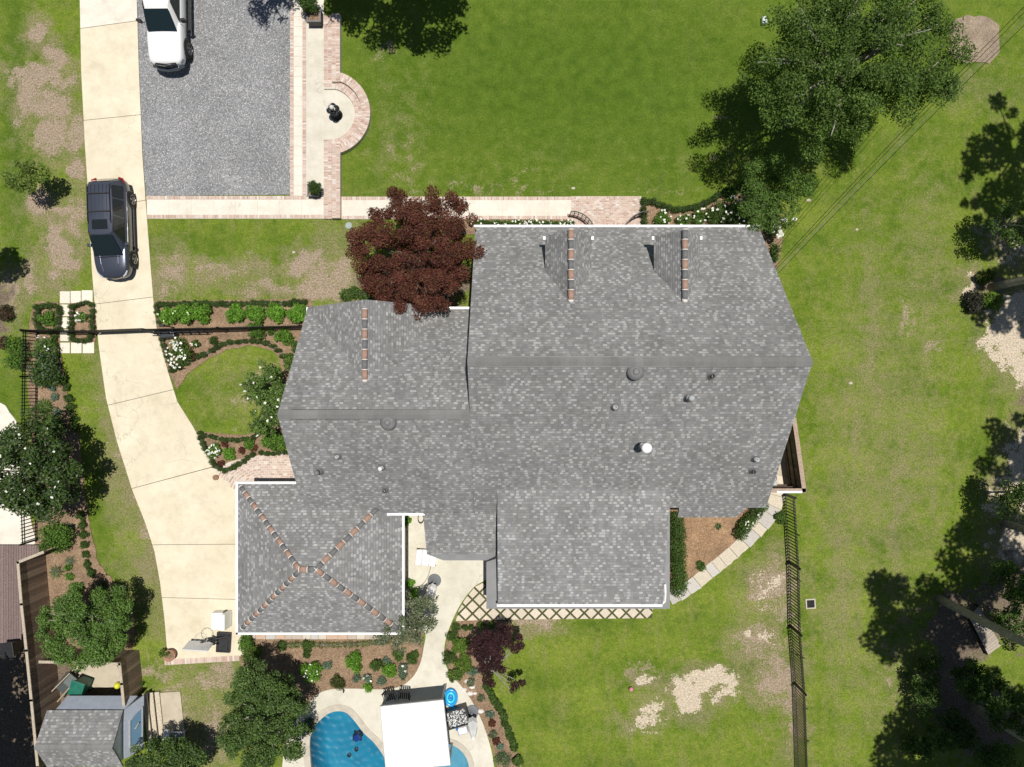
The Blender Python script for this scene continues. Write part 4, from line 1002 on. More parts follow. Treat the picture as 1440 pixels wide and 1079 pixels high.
def on(u, v, d): # point on the side slope
    a_, b_, c_, e_ = [Vector(p) for p in E0]; nn = (b_ - a_).cross(e_ - a_).normalized(); return tuple((a_ * (1 - u) + b_ * u) * (1 - v) + (e_ * (1 - u) + c_ * u) * v + nn * d)
dd = panel([on(.25, .18, .03), on(.88, .18, .03), on(.88, .82, .03), on(.25, .72, .03)], .02).build('door', mat('shed_door', (.13, .24, .36), .3), shed)
mb = MB(); mb.tube([on(.25, .18, .04), on(.88, .18, .04), on(.88, .82, .04), on(.25, .72, .04), on(.25, .18, .04)], .035, 4); mb.build('frame', MT['galv'], dd)
mb = MB(); mb.tube([on(.5, .50, .05), on(.5, .52, .12), on(.66, .58, .12)], .022, 6); mb.build('handle', MT['coping'], dd)
house = house_keep
stp = thing('shed_steps', W3(213, 1010), 'three long pale timber steps beside the little shed', 'steps')
for i, (xa, xb) in enumerate(((200, 206), (208.5, 214.5), (217, 223.5))):
    zz = (.42, .28, .15)[i]; mb = MB(); mb.prism(PX([(xa, 976 - i), (xb, 975 - i), (xb + 8, 1047), (xa + 8, 1047)], zz), zz - .06, zz, (.50, .44, .34), True); mb.prism(PX([(xa + .5, 977), (xb - .5, 977), (xb + 7, 1046), (xa + 8, 1046)], zz), 0.0, zz - .065, (.3, .26, .2)); inv_parent(mb.build('step', MT['wood'], stp))

# ------------------------------------------------------------------ vehicles
def loft(stations, prof):
    """closed shell from cross sections along x; prof gives (y factor, z) points from sill to roof centre"""
    mb = MB(); vs = []; n = None
    for st in stations:
        half = prof(*st); ring = [(st[0], -y, z_) for y, z_ in half] + [(st[0], y, z_) for y, z_ in half[-2::-1]]
        n = len(ring); vs += ring
    fs = []
    k = len(stations)
    for i in range(k - 1):
        for j in range(n - 1): fs.append((i * n + j, (i + 1) * n + j, (i + 1) * n + j + 1, i * n + j + 1))
        fs.append((i * n + n - 1, (i + 1) * n + n - 1, (i + 1) * n, i * n))
    fs.append(tuple(range(n))); fs.append(tuple((k - 1) * n + j for j in range(n))[::-1])
    mb.add(vs, fs); return mb
def patch(mb, q, u0, u1, v0, v1, off, nu=1, nv=1, th=0.0):
    """piece of a bilinear quad q (a,b along the bottom, d,c along the top), moved out by off"""
    a, b, c, d = [Vector(p) for p in q]; nrm = (b - a).cross(d - a).normalized()
    def P(u, v): return (a * (1 - u) + b * u) * (1 - v) + (d * (1 - u) + c * u) * v + nrm * off
    vs = [tuple(P(u0 + (u1 - u0) * i / nu, v0 + (v1 - v0) * j / nv)) for j in range(nv + 1) for i in range(nu + 1)]
    fs = [(j * (nu + 1) + i, j * (nu + 1) + i + 1, (j + 1) * (nu + 1) + i + 1, (j + 1) * (nu + 1) + i) for j in range(nv) for i in range(nu)]
    mb.add(vs, fs)
def wheel(t, x, y, r, side, rimm):
    w = MB(); prof = [(r * .62, -.10), (r * .92, -.11), (r, -.07), (r, .07), (r * .92, .11), (r * .62, .10)]; n = 28; vs = []
    for rr, yy in prof:
        for j in range(n): a = 2 * math.pi * j / n; vs.append((rr * math.cos(a), yy, rr * math.sin(a)))
    fs = [(i * n + j, (i + 1) * n + j, (i + 1) * n + (j + 1) % n, i * n + (j + 1) % n) for i in range(5) for j in range(n)]
    w.add(vs, fs); wo = w.build('wheel', MT['rubber'], t, True, loc=(x, y, r))
    m = MB(); ring_ = []
    for rr, yy in ((r * .66, .07), (r * .66, .105), (r * .58, .105), (r * .56, .02), (.01, .02)):
        ring_.append([(rr * math.cos(2 * math.pi * j / n), yy * side, rr * math.sin(2 * math.pi * j / n)) for j in range(n)])
    m.add([p for q in ring_ for p in q], [(i * n + j, i * n + (j + 1) % n, (i + 1) * n + (j + 1) % n, (i + 1) * n + j) for i in range(4) for j in range(n)])
    d = m.build('hub_dish', MT['blackplastic'], wo)
    s = MB()
    for k in range(5):
        a = 2 * math.pi * k / 5 + .3
        for da in (-.16, .16):
            p0 = (math.cos(a) * r * .08, .085 * side, math.sin(a) * r * .08); p1 = (math.cos(a + da) * r * .62, .095 * side, math.sin(a + da) * r * .62); s.tube([p0, p1], .019, 5)
    s.tube([(r * .62 * math.cos(2 * math.pi * j / 24), .1 * side, r * .62 * math.sin(2 * math.pi * j / 24)) for j in range(25)], .014, 5)
    s.build('spokes', rimm, wo)
def car_paint(name, c, metal, rough=.28):
    m = mat(name, c, rough, metal); m.node_tree.nodes['Principled BSDF'].inputs['Coat Weight'].default_value = .6; m.node_tree.nodes['Principled BSDF'].inputs['Coat Roughness'].default_value = .06; return m
def suv(loc, rz):
    t = thing('parked_car', loc, 'dark slate blue family SUV with sunroof and roof rails on the driveway edge', 'car', rz=rz)
    P = car_paint('slate_paint', (.075, .085, .115), .5, .32)
    PD = car_paint('slate_side', (.055, .065, .095), .55)
    st = [(-2.48, .55, .80, .48), (-2.44, .78, .98, .42), (-2.30, .90, 1.08, .34), (-1.95, .955, 1.12, .28), (-1.3, .985, 1.12, .25), (-.3, .985, 1.10, .25), (.6, .98, 1.08, .25), (1.05, .975, 1.07, .25), (1.5, .97, 1.03, .26), (1.95, .93, .98, .28), (2.2, .86, .90, .32), (2.38, .72, .80, .36), (2.46, .50, .70, .42)]
    def prof(x, w, zt, zb): return [(w * .80, zb), (w * .95, zb + .03), (w, zb + (zt - zb) * .42), (w * .995, zb + (zt - zb) * .62), (w * .965, zt - .10), (w * .90, zt - .02), (w * .55, zt + .02), (0, zt + .035)]
    body = loft(st, prof).build('body', P, t, True, sub=1)
    # cabin
    zb_, zr_ = 1.07, 1.74
    bx0, bx1, bw = -2.34, 1.42, .885; rx0, rx1, rw = -2.08, .42, .665
    A = [(bx0, -bw * .9, zb_), (bx1 - .28, -bw, zb_ - .02), (bx1 - .28, bw, zb_ - .02), (bx0, bw * .9, zb_)]
    T = [(rx0, -rw * .95, zr_ - .02), (rx1, -rw, zr_), (rx1, rw, zr_), (rx0, rw * .95, zr_ - .02)]
    cm = MB(); k1 = [(bx0, -bw * .86, zb_), (bx0 + .5, -bw, zb_), (0, -bw * 1.01, zb_), (bx1 - .4, -bw * .97, zb_ - .02), (bx1 - .02, -bw * .72, zb_ - .02), (bx1 + .05, 0, zb_ - .02)]
    k2 = [(rx0, -rw * .86, zr_ - .04), (rx0 + .4, -rw, zr_), (-.6, -rw * 1.02, zr_ + .015), (rx1 - .1, -rw * .97, zr_), (rx1 + .02, -rw * .72, zr_ - .012), (rx1 + .06, 0, zr_ - .01)]
    mir = lambda L: L + [(x, -y, z_) for x, y, z_ in L[-2::-1]]
    a_, b_ = mir(k1), mir(k2); n = len(a_); cm.add(a_ + b_, [(i, i + 1, i + 1 + n, i + n) for i in range(n - 1)] + [(n - 1, 0, n, 2 * n - 1)])
    # domed roof skin
    rr = b_; inn = [(-.85 + (x + .85) * .55, y * .55, zr_ + .045) for x, y, z_ in rr]; cen = (-.85, 0, zr_ + .055)
    cm.add(rr + inn + [cen], [(i, (i + 1) % n, (i + 1) % n + n, i + n) for i in range(n)] + [(i + n, (i + 1) % n + n, 2 * n) for i in range(n)])
    cab = cm.build('cabin', P, t, True, sub=0); bv = cab.modifiers.new('b', 'BEVEL'); bv.width = .05; bv.segments = 3
    for s in (-1, 1):
        for (x0, x1, X0, X1) in ((-2.0, -1.35, -1.9, -1.32), (-1.28, -.45, -1.25, -.47), (-.38, .82, -.40, .32)):
            q = [(x0, s * bw * 1.0, zb_ + .03), (x1, s * bw * 1.0, zb_ + .03), (X1, s * (rw + .012), zr_ - .045), (X0, s * (rw + .012), zr_ - .045)]
            if s > 0: q = [q[1], q[0], q[3], q[2]]
            g = MB(); patch(g, q, 0, 1, 0, 1, .018); g.build('side_window', MT['glass'], t)
    g = MB(); q = [(bx1 - .01, -.70, zb_ + .0), (bx1 - .01, .70, zb_), (rx1 + .05, .54, zr_ - .01), (rx1 + .05, -.54, zr_ - .01)]
    patch(g, q, -.06, 1.06, .04, .97, .03, 6, 4); g.build('windshield', mat('windscreen', (.012, .02, .022), .06), t)
    g = MB(); q = [(bx0 - .01, .62, zb_ + .04), (bx0 - .01, -.62, zb_ + .04), (rx0 - .02, -.5, zr_ - .05), (rx0 - .02, .5, zr_ - .05)]; patch(g, q, 0, 1, 0, 1, .02); g.build('rear_window', MT['glass'], t)
    g = MB(); g.tube([(bx1 + .05, y, zb_ + .012) for y in (-.6, -.3, 0)], .014, 4); g.tube([(bx1 + .04, y, zb_ + .012) for y in (.05, .35, .6)], .014, 4); g.build('wiper', MT['blackplastic'], t)
    g = MB(); g.box((.0, 0, zr_ + .053), (.46, .82, .012)); g.build('sunroof', MT['glass'], t, bevel=.03)
    for s in (-1, 1):
        g = MB(); g.tube([(-1.95, s * .60, zr_ + .02), (-1.88, s * .60, zr_ + .09), (-.2, s * .61, zr_ + .10), (-.05, s * .61, zr_ + .03)], .02, 6); g.build('roof_rail', MT['blackplastic'], t)
        g = MB(); g.box((.86, s * 1.03, 1.10), (.16, .20, .13), s * .15); g.box((.88, s * .93, 1.06), (.07, .14, .05)); g.build('mirror', P, t, bevel=.03)
        g = MB(); g.tube([(2.12, s * .84, .84), (2.30, s * .72, .80), (2.40, s * .58, .78)], [.035, .05, .035], 6); g.build('headlight', mat('lamp_glass', (.5, .52, .55), .1), t)
        g = MB(); g.tube([(-2.15, s * .93, 1.0), (-2.38, s * .84, .98), (-2.46, s * .62, .97)], [.03, .06, .05], 6); g.build('tail_light', mat('red_lamp', (.25, .01, .01), .2), t)
        for x in (-1.52, 1.48):
            g = MB(); g.tube([(x + .40 * math.cos(a), s * .965, .37 + .40 * math.sin(a)) for a in [k * math.pi / 12 for k in range(13)]], .045, 6); g.build('wheel_arch', MT['blackplastic'], t); 
            g = MB(); g.box((x, s * .90, .37), (.74, .16, .72)); g.build('wheel_well', MT['rubber'], t, bevel=.1)
            wheel(t, x, s * .90, .37, s, MT['alloy'])
        g = MB(); g.tube([(-1.75, s * .955, .90), (-.2, s * .985, .92), (.9, s * .975, .92)], .012, 5)
        g.tube([(-1.0, s * .99, .93), (-.82, s * .99, .93)], .022, 5); g.tube([(-.02, s * .99, .93), (.16, s * .99, .93)], .022, 5); g.build('trim_strip', MT['chrome'], t)
        g = MB(); g.box((0, s * .955, .28), (3.5, .08, .10)); g.build('sill', MT['blackplastic'], t, bevel=.02)
    for x in (-1.5, -.62):
        g = MB(); g.box((x, 0, zr_ + .10), (.06, 1.20, .03)); g.build('cross_bar', MT['blackplastic'], t)
    g = MB()
    for y in (-.42, -.21, 0, .21, .42): g.tube([(-1.95, y, zr_ + .035), (-1.2, y, zr_ + .052), (-.4, y, zr_ + .05)], .009, 4)
    g.build('roof_rib', P, t)
    g = MB(); g.tube([(2.36, -.55, .72), (2.45, -.3, .70), (2.475, 0, .69), (2.45, .3, .70), (2.36, .55, .72)], .03, 6); g.tube([(2.40, -.45, .55), (2.49, 0, .53), (2.40, .45, .55)], .02, 6); g.build('grille', MT['chrome'], t)
    g = MB()
    for s in (-1, 1): g.tube([(1.35, s * .50, 1.085), (1.8, s * .47, 1.03), (2.15, s * .40, .94)], .012, 5)
    g.build('bonnet_crease', P, t); return t
c_ = suv((-19.66, 7.60, .05), -math.pi / 2 + .035); c_.scale = (.985, .885, .96)
def truck(loc, rz):
    t = thing('pickup_truck', loc, 'white crew cab pickup truck with black mirrors on the grey gravel', 'pickup truck', rz=rz)
    P = car_paint('white_paint_car', (.78, .78, .78), 0, .3)
    st = [(-3.05, .90, 1.12, .55), (-2.9, .96, 1.2, .48), (-1, .97, 1.2, .45), (.6, .97, 1.2, .42), (1.2, .97, 1.18, .42), (1.9, .96, 1.13, .42), (2.5, .93, 1.08, .45), (2.72, .86, 1.0, .5), (2.84, .70, .92, .55)]
    def prof(x, w, zt, zb): return [(w * .80, zb), (w * .95, zb + .03), (w, zb + (zt - zb) * .45), (w * .99, zb + (zt - zb) * .7), (w * .94, zt - .05), (w * .86, zt + .0), (w * .5, zt + .04), (0, zt + .05)]
    loft(st, prof).build('body', P, t, True, sub=1)
    zb_, zr_ = 1.18, 1.88; bw = .88; rw = .70
    k1 = [(-1.25, -bw, zb_), (.7, -bw, zb_), (1.28, -bw * .84, zb_ - .01), (1.42, 0, zb_ - .01)]; k2 = [(-1.15, -rw, zr_), (.1, -rw, zr_), (.50, -rw * .86, zr_ - .02), (.58, 0, zr_ - .02)]
    mir = lambda L: L + [(x, -y, z_) for x, y, z_ in L[-2::-1]]
    a_, b_ = mir(k1), mir(k2); n = len(a_); cm = MB(); inn = [(-.35 + (x + .35) * .6, y * .6, zr_ + .05) for x, y, z_ in b_]
    cm.add(a_ + b_ + inn, [(i, (i + 1) % n, (i + 1) % n + n, i + n) for i in range(n)] + [(i + n, (i + 1) % n + n, (i + 1) % n + 2 * n, i + 2 * n) for i in range(n)] + [tuple(range(2 * n, 3 * n))])
    c = cm.build('cabin', P, t, True); bv = c.modifiers.new('b', 'BEVEL'); bv.width = .05; bv.segments = 3
    g = MB(); q = [(1.37, -.74, zb_ + .02), (1.37, .74, zb_ + .02), (.56, .60, zr_ - .02), (.56, -.60, zr_ - .02)]; patch(g, q, -.03, 1.03, .04, .96, .045, 6, 3); g.build('windshield', mat('windscreen_tint', (.012, .022, .026), .06), t)
    for s in (-1, 1):
        g = MB()
        for (x0, x1, X0, X1) in ((-1.1, -.28, -1.02, -.3), (-.2, .95, -.22, .30)):
            q = [(x0, s * bw, zb_ + .03), (x1, s * bw, zb_ + .03), (X1, s * (rw + .01), zr_ - .06), (X0, s * (rw + .01), zr_ - .06)]
            if s > 0: q = [q[1], q[0], q[3], q[2]]
            g = MB(); patch(g, q, 0, 1, 0, 1, .02); g.build('side_window', MT['glass'], t)
        g = MB(); g.box((.92, s * 1.16, 1.34), (.12, .24, .26), s * .12); g.tube([(.95, s * .92, 1.24), (.95, s * 1.06, 1.28)], .03, 5); g.build('mirror', MT['blackplastic'], t, bevel=.03)
        g = MB(); g.box((-.1, s * 1.03, .42), (2.4, .16, .05)); g.build('running_board', MT['blackplastic'], t, bevel=.02)
        g = MB(); g.box((2.62, s * .80, .86), (.22, .16, .22), -s * .5); g.build('headlight', mat('truck_lamp', (.4, .42, .45), .1), t, bevel=.03)
        for x in (-1.9, 1.85):
            g = MB(); g.tube([(x + .45 * math.cos(a), s * .955, .42 + .45 * math.sin(a)) for a in [k * math.pi / 12 for k in range(13)]], .05, 6); g.build('wheel_arch', MT['blackplastic'], t)
            g = MB(); g.box((x, s * .90, .42), (.84, .15, .8)); g.build('wheel_well', MT['rubber'], t, bevel=.1)
            wheel(t, x, s * .92, .42, s, MT['alloy'])
    g = MB(); g.tube([(2.74, -.80, .62), (2.92, -.4, .62), (2.95, 0, .62), (2.92, .4, .62), (2.74, .80, .62)], .10, 8); g.build('bumper', mat('truck_bumper', (.18, .2, .23), .2, .8), t, True)
    g = MB(); g.tube([(2.80, -.55, .90), (2.88, 0, .90), (2.80, .55, .90)], .09, 6); g.build('grille', MT['blackplastic'], t, True)
    g = MB(); g.tube([(2.86, -.5, .97), (2.94, 0, .97), (2.86, .5, .97)], .018, 6); g.build('grille_bar', MT['chrome'], t)
    g = MB(); g.box((-2.15, 0, 1.21), (1.6, 1.6, .06)); g.build('bed_floor', MT['blackplastic'], t)
    g = MB(); g.box((-.1, .52, zr_ + .07), (.22, .06, .03)); g.box((-.1, -.35, zr_ + .07), (.22, .04, .03)); g.build('roof_marker', MT['blackplastic'], t); return t
c_ = truck((-16.93, 18.42, .03), -math.pi / 2 + .01); c_.scale = (1, .91, 1)

# ------------------------------------------------------------------ small things in the yard
def simple(name, label, cat, px, py, z_=0, rz=0, group=None):
    x, y = W(px, py, z_ if z_ else 0); return thing(name, (x, y, z_), label, cat, group, rz=rz)
# fountain
t = simple('fountain', 'black and white lobed statue fountain on the round pad', 'fountain', 474, 163)
mb = MB(); mb.lathe([(.30, 0), (.30, .06), (.16, .10), (.09, .25), (.08, .6), (.14, .72)], 20); mb.build('pedestal', mat('dark_bronze', (.03, .03, .032), .4, .4), t, True)
mb = MB()
for k in range(4):
    a = k * math.pi / 2 + .2; mb.lathe([(.02, .68), (.16, .72), (.20, .80), (.185, .81), (.15, .76), (.01, .74)], 16, (.13 * math.cos(a), .13 * math.sin(a), 0))
mb.build('basin', mat('dark_basin', (.03, .032, .036), .25, .3), t, True)
mb = MB(); mb.lathe([(.09, .74), (.06, .95), (.10, 1.0), (.11, 1.08), (.05, 1.16), (.01, 1.18)], 14); mb.tube([(-.1, .05, .82), (-.02, .08, 1.0), (.1, .0, .95), (.12, -.08, .84)], .035, 6); mb.build('figure', MT['limemortar'], t, True)
def railing(px, py, sx, label):
    t = simple('stair_railing', label, 'railing', px, py)
    pts = [(sx * (-.75 + 1.25 * math.sin(a)), -.9 + 1.35 * math.cos(a)) for a in [k * .16 for k in range(8)]]
    for z_ in (.12, .55, .9):
        mb = MB(); mb.tube([(x, y, z_) for x, y in pts], .03 if z_ > .8 else .014, 6); mb.build('rail', MT['iron'], t)
    for i, (x, y) in enumerate(pts): mb = MB(); mb.box((x, y, .45), (.03, .03, .9)); mb.build('baluster', MT['iron'], t)
    c = MB(); q = [(x * 1.16, y * 1.0 + .02) for x, y in pts]
    for (a, b), (a2, b2) in zip(q, q[1:]): c.tube([(a, b, .03), (a2, b2, .03)], .09, 4)
    c.build('curb', mat('curb_brick', (.42, .30, .24), .9), t)
railing(822, 316, 1, 'curved black iron railing at the left edge of the brick landing'); railing(886, 316, -1, 'curved black iron railing at the right edge of the brick landing')
def planter(px, py, s, label, h=.55):
    t = simple('planter_box', label, 'planter', px, py)
    mb = MB(); w = s / 2; a = .04
    for c, d in (((0, w, h / 2), (s, a, h)), ((0, -w, h / 2), (s, a, h)), ((w, 0, h / 2), (a, s - a, h)), ((-w, 0, h / 2), (a, s - a, h))): mb.box(c, d)
    mb.build('box', mat('planter_wood', (.05, .05, .05), .6), t); mb = MB(); w2 = w + .005
    for c, d in (((0, w2, h), (s + .09, .07, .04)), ((0, -w2, h), (s + .09, .07, .04)), ((w2, 0, h + .001), (.07, s - .07, .04)), ((-w2, 0, h + .001), (.07, s - .07, .04))): mb.box(c, d)
    mb.build('rim', MT['greyplastic'], t); mb = MB(); mb.box((0, 0, h - .1), (s - .06, s - .06, .08)); mb.build('soil', MT['mulch'], t); return t
planter(443.5, 271, .50, 'small dark square planter at the lower end of the white side walk', .42); planter(446, 30, .62, 'dark square planter with a clipped shrub at the top of the side walk', .6)
# hoop, bench, pot on the driveway
t = simple('basketball_hoop', 'portable basketball hoop tipped on its black wheeled base', 'basketball hoop', 316, 902, rz=-.06)
mb = MB(); mb.box((0, 0, .10), (.72, 1.02, .18)); mb.box((0, -.1, .20), (.5, .6, .08)); mb.build('base', MT['blackplastic'], t, bevel=.07)
mb = MB()
for y in (-.38, .36): mb.tube([(-.30, y, .18), (.32, y, .20)], .05, 8)
mb.tube([(-.2, .15, .30), (-.55, .32, .62)], .045, 6); mb.tube([(-.2, -.05, .30), (-.55, .20, .55)], .04, 6); mb.build('arm', MT['blackplastic'], t)
mb = MB(); mb.tube([(.25, .34, .22), (-.30, .25, .42), (-.9, .16, .75)], .045, 8); mb.build('pole', MT['blackplastic'], t)
mb = MB(); mb.box((-1.0, -.02, .72), (1.25, .05, .74), tilt=Matrix.Rotation(.22, 3, 'X')); mb.build('backboard', mat('backboard_poly', (.62, .63, .64), .25), t, bevel=.01)
mb = MB(); mb.tube([(-.80 + .30 * math.cos(a), .42 + .30 * math.sin(a), .92) for a in [k * math.pi / 12 for k in range(25)]], .012, 6); mb.build('rim', mat('rim_steel', (.45, .40, .36), .4), t)
mb = MB()
for k in range(10):
    a = k * math.pi / 5; mb.tube([(-.80 + .30 * math.cos(a), .42 + .30 * math.sin(a), .91), (-.80 + .2 * math.cos(a + .3), .42 + .2 * math.sin(a + .3), .62)], .006, 4)
mb.build('net', MT['fabricwhite'], t)
t = simple('storage_bench', 'white lidded box with two panels beside the garage wall', 'bench', 316, 869)
mb = MB(); mb.box((-.16, 0, .28), (.58, .84, .5)); mb.build('seat', MT['whitepaint'], t, bevel=.03)
mb = MB(); mb.box((.26, .02, .42), (.20, .80, .72), tilt=Matrix.Rotation(-.12, 3, 'Y')); mb.build('backrest', MT['whitepaint'], t, bevel=.03)
mb = MB(); mb.box((.12, 0, .22), (.12, .86, .42)); mb.build('frame', MT['blackplastic'], t)
def pot(px, py, label, r=.27, h=.42, cat='flower pot'):
    t = simple('flower_pot', label, cat, px, py)
    mb = MB(); mb.lathe([(r * .68, 0), (r * .95, h * .8), (r * 1.05, h * .82), (r * 1.08, h), (r * .92, h), (r * .86, h * .72), (.01, h * .7)], 22, cap=False); mb.build('pot', MT['terracotta'], t, True)
    mb = MB(); mb.lathe([(r * .88, h * .72), (.01, h * .76)], 16, cap=False); mb.build('soil', MT['mulch'], t); return t
pot(243.5, 918, 'terracotta pot on the lower left corner of the driveway'); pot(305, 671, 'small terracotta pot beside the brick fan near the garage', .13, .2)
# bins and clutter at the shed
def bin_(px, py, m, label, rz, lying=False):
    t = simple('wheelie_bin', label, 'bin', px, py, rz=rz)
    body = MB(); vs = []
    for z_, w, d in ((0, .24, .25), (.9, .30, .34)): vs += [(-w, -d, z_), (w, -d, z_), (w, d, z_), (-w, d, z_)]
    body.add(vs, [(3, 2, 1, 0), (4, 5, 6, 7), (0, 1, 5, 4), (1, 2, 6, 5), (2, 3, 7, 6), (3, 0, 4, 7)]); body.build('body', m, t, bevel=.04)
    l = MB(); l.box((0, .02, .95), (.68, .78, .06), tilt=Matrix.Rotation(.06, 3, 'X')); l.build('lid', m, t, bevel=.03)
    h_ = MB(); h_.tube([(-.28, -.44, .92), (.28, -.44, .92)], .03); h_.build('handle', m, t)
    for s in (-1, 1):
        w = MB(); w.tube([(s * .27, -.27, .12), (s * .34, -.27, .12)], .12, 14); w.build('wheel', MT['rubber'], t)
    return t
GB = noisy('green_bin_plastic', (.008, .11, .075), (.015, .15, .10), 5, .45, 30, .1)
bin_(124, 958, GB, 'green wheeled bin beside the little shed roof', -.35)
bin_(29, 905, MT['blackplastic'], 'black wheeled bin in the shade at the far left edge', .1)
t = simple('ball', 'yellow ball in the corner of the board fence by the shed', 'ball', 168, 962)
mb = MB(); mb.lathe([(.005, 0), (.09, .02), (.15, .09), (.165, .165), (.15, .24), (.09, .31), (.005, .33)], 18); mb.build('shell', mat('yellow_rubber', (.62, .62, .04), .5), t, True)
t = simple('wheelbarrow', 'tilted wheelbarrow with pale wooden handles beside the green bin', 'wheelbarrow', 102, 955, rz=-.7)
mb = MB(); vs = []
for z_, w, d in ((.15, .22, .32), (.5, .34, .5)): vs += [(-w, -d, z_), (w, -d, z_), (w, d, z_), (-w, d, z_)]
mb.add(vs, [(3, 2, 1, 0), (0, 1, 5, 4), (1, 2, 6, 5), (2, 3, 7, 6), (3, 0, 4, 7)]); mb.build('tray', mat('barrow_steel', (.12, .14, .14), .5), t)
mb = MB()
for s in (-1, 1): mb.tube([(s * .22, .6, .2), (s * .28, -.9, .6)], .03, 6)
mb.build('handle', mat('barrow_wood', (.4, .33, .24), .8), t); mb = MB(); mb.tube([(-.05, .68, .2), (.05, .68, .2)], .2, 16); mb.build('wheel', MT['rubber'], t)
t = simple('lounge_chair', 'white and grey folded lounge cushions on the pale slab near the shed steps', 'lounge chair', 250, 1032, rz=.05)
mb = MB(); mb.box((.12, 0, .22), (.62, .40, .12)); mb.build('seat', mat('grey_cushion', (.22, .23, .24), .8), t, bevel=.04)
mb = MB(); mb.box((-.42, .12, .3), (.30, .55, .10), -.2); mb.box((-.2, -.1, .26), (.24, .2, .1), .3); mb.build('cushion', MT['fabricwhite'], t, bevel=.04)
mb = MB(); mb.tube([(-.25, -.26, .3), (.48, -.26, .3), (.48, .22, .3), (-.2, .24, .3)], .03, 6)
for x, y in ((.45, -.25), (.45, .2), (-.22, -.25), (-.2, .22)): mb.tube([(x, y, 0), (x, y, .3)], .02, 5)
mb.build('frame', MT['whitepaint'], t)
# patio things
t = simple('lounge_chair', 'white three panel lounge chair against the rear house wall on the patio', 'lounge chair', 600, 782, rz=-.12)
for i, (x, w, z_, ti) in enumerate(((-.34, .30, .42, .5), (0.0, .36, .32, 0), (.36, .30, .34, -.08))):
    mb = MB(); mb.box((x, 0, z_), (w, .78, .07), tilt=Matrix.Rotation(ti, 3, 'Y')); mb.build('cushion', MT['fabricwhite'], t, bevel=.03)
mb = MB()
for y in (-.38, .38):
    mb.tube([(-.5, y, .5), (-.15, y, .27), (.55, y, .27)], .02, 6)
    for x in (-.3, .5): mb.tube([(x, y, 0), (x, y, .28)], .02, 5)
mb.build('frame', MT['galv'], t)
def umbrella(px, py, rz, label, L=1.0, h=2.0, lean=(0, 0)):
    t = simple('patio_umbrella', label, 'umbrella', px, py, rz=rz)
    mb = MB(); mb.lathe([(.34, 0), (.34, .05), (.30, .09), (.06, .11), (.05, .35), (.035, .36)], 20); mb.build('base', mat('umbrella_base', (.16, .17, .18), .6), t, True)
    mb = MB(); mb.tube([(0, 0, .1), (lean[0] * .4, lean[1] * .4, h * .45)], .022, 8); mb.build('pole', MT['blackplastic'], t)
    mb = MB(); n = 12; rings = [(.04, .30), (.20, .36), (.24, .55), (.16, .8), (.06, 1.0)]; vs = []
    for r, f in rings:
        for j in range(n): a = 2 * math.pi * j / n; rr = r * (1.12 if j % 2 else .88); vs.append((lean[0] * f + rr * math.cos(a), lean[1] * f + rr * math.sin(a), h * f))
    mb.add(vs, [(i * n + j, i * n + (j + 1) % n, (i + 1) * n + (j + 1) % n, (i + 1) * n + j) for i in range(4) for j in range(n)] + [tuple(4 * n + j for j in range(n))]); mb.build('canopy', MT['fabricwhite'], t)
    return t
umbrella(611, 816, 0, 'folded white umbrella in a grey base on the patio above the olive tree', 1, 1.5, (-.12, -.55))
umbrella(664, 1000, 0, 'folded white umbrella standing beside the pebble fire table by the pool', 1, 1.6, (.15, -.55))
# pebble bar table
t = simple('pebble_bed', 'black framed tray of grey and white pebbles beside the pool canopy', 'fire table', 644, 1003, rz=-.25 * 0 + .28)
mb = MB()
for c, d in (((0, .42, .28), (1.12, .06, .56)), ((0, -.42, .28), (1.12, .06, .56)), ((.53, 0, .28), (.06, .78, .56)), ((-.53, 0, .28), (.06, .78, .56))): mb.box(c, d)
mb.build('frame', MT['blackplastic'], t); mb = MB(); mb.box((0, 0, .46), (1.0, .78, .04)); mb.build('tray', MT['blackplastic'], t); mb = MB()
for i in range(300):
    g = R.choice((.75, .65, .5, .3, .12)); r = R.uniform(.02, .042); mb.lathe([(.003, -r * .5), (r, 0), (.003, r * .6)], 6, (R.uniform(-.48, .48), R.uniform(-.36, .36), .50 + R.uniform(0, .03)), (g, g, g * .98))
o = mb.build('pebbles', MT['stone'], t); o['kind'] = 'stuff'
t = simple('side_table', 'small grey box table with a white top and blue towel below the pebble tray', 'side table', 651, 1022, rz=.25)
mb = MB(); mb.box((0, 0, .2), (.52, .42, .38)); mb.build('body', MT['galv'], t, bevel=.02); mb = MB(); mb.box((.02, .0, .41), (.40, .30, .04)); mb.build('top', MT['whitepaint'], t, bevel=.01)
tw = simple('towel', 'small blue towel hung beside the white topped side table', 'towel', 643, 1018, .05); mb = MB(); mb.box((0, 0, .3), (.10, .28, .3), .2); mb.build('cloth', mat('blue_towel', (.03, .16, .42), .9), tw, bevel=.03)
# pool float
t = simple('pool_float', 'round blue inflatable ring on the deck at the corner of the white canopy', 'pool float', 634, 980, .05)
for i, (r0, r1, c) in enumerate(((.30, .08, (.02, .28, .62)), (.18, .06, (.05, .55, .78)), (.07, .045, (.02, .25, .6)))):
    mb = MB(); vs = []; n = 28; m = 8
    for a in range(n):
        for b in range(m):
            A = 2 * math.pi * a / n; B = 2 * math.pi * b / m; rr = r0 + r1 * math.cos(B); vs.append((rr * math.cos(A) * .95, rr * math.sin(A) * 1.25, .09 + r1 * math.sin(B)))
    mb.add(vs, [(a * m + b, ((a + 1) % n) * m + b, ((a + 1) % n) * m + (b + 1) % m, a * m + (b + 1) % m) for a in range(n) for b in range(m)]); mb.build('tube', mat('vinyl', c, .25), t, True)
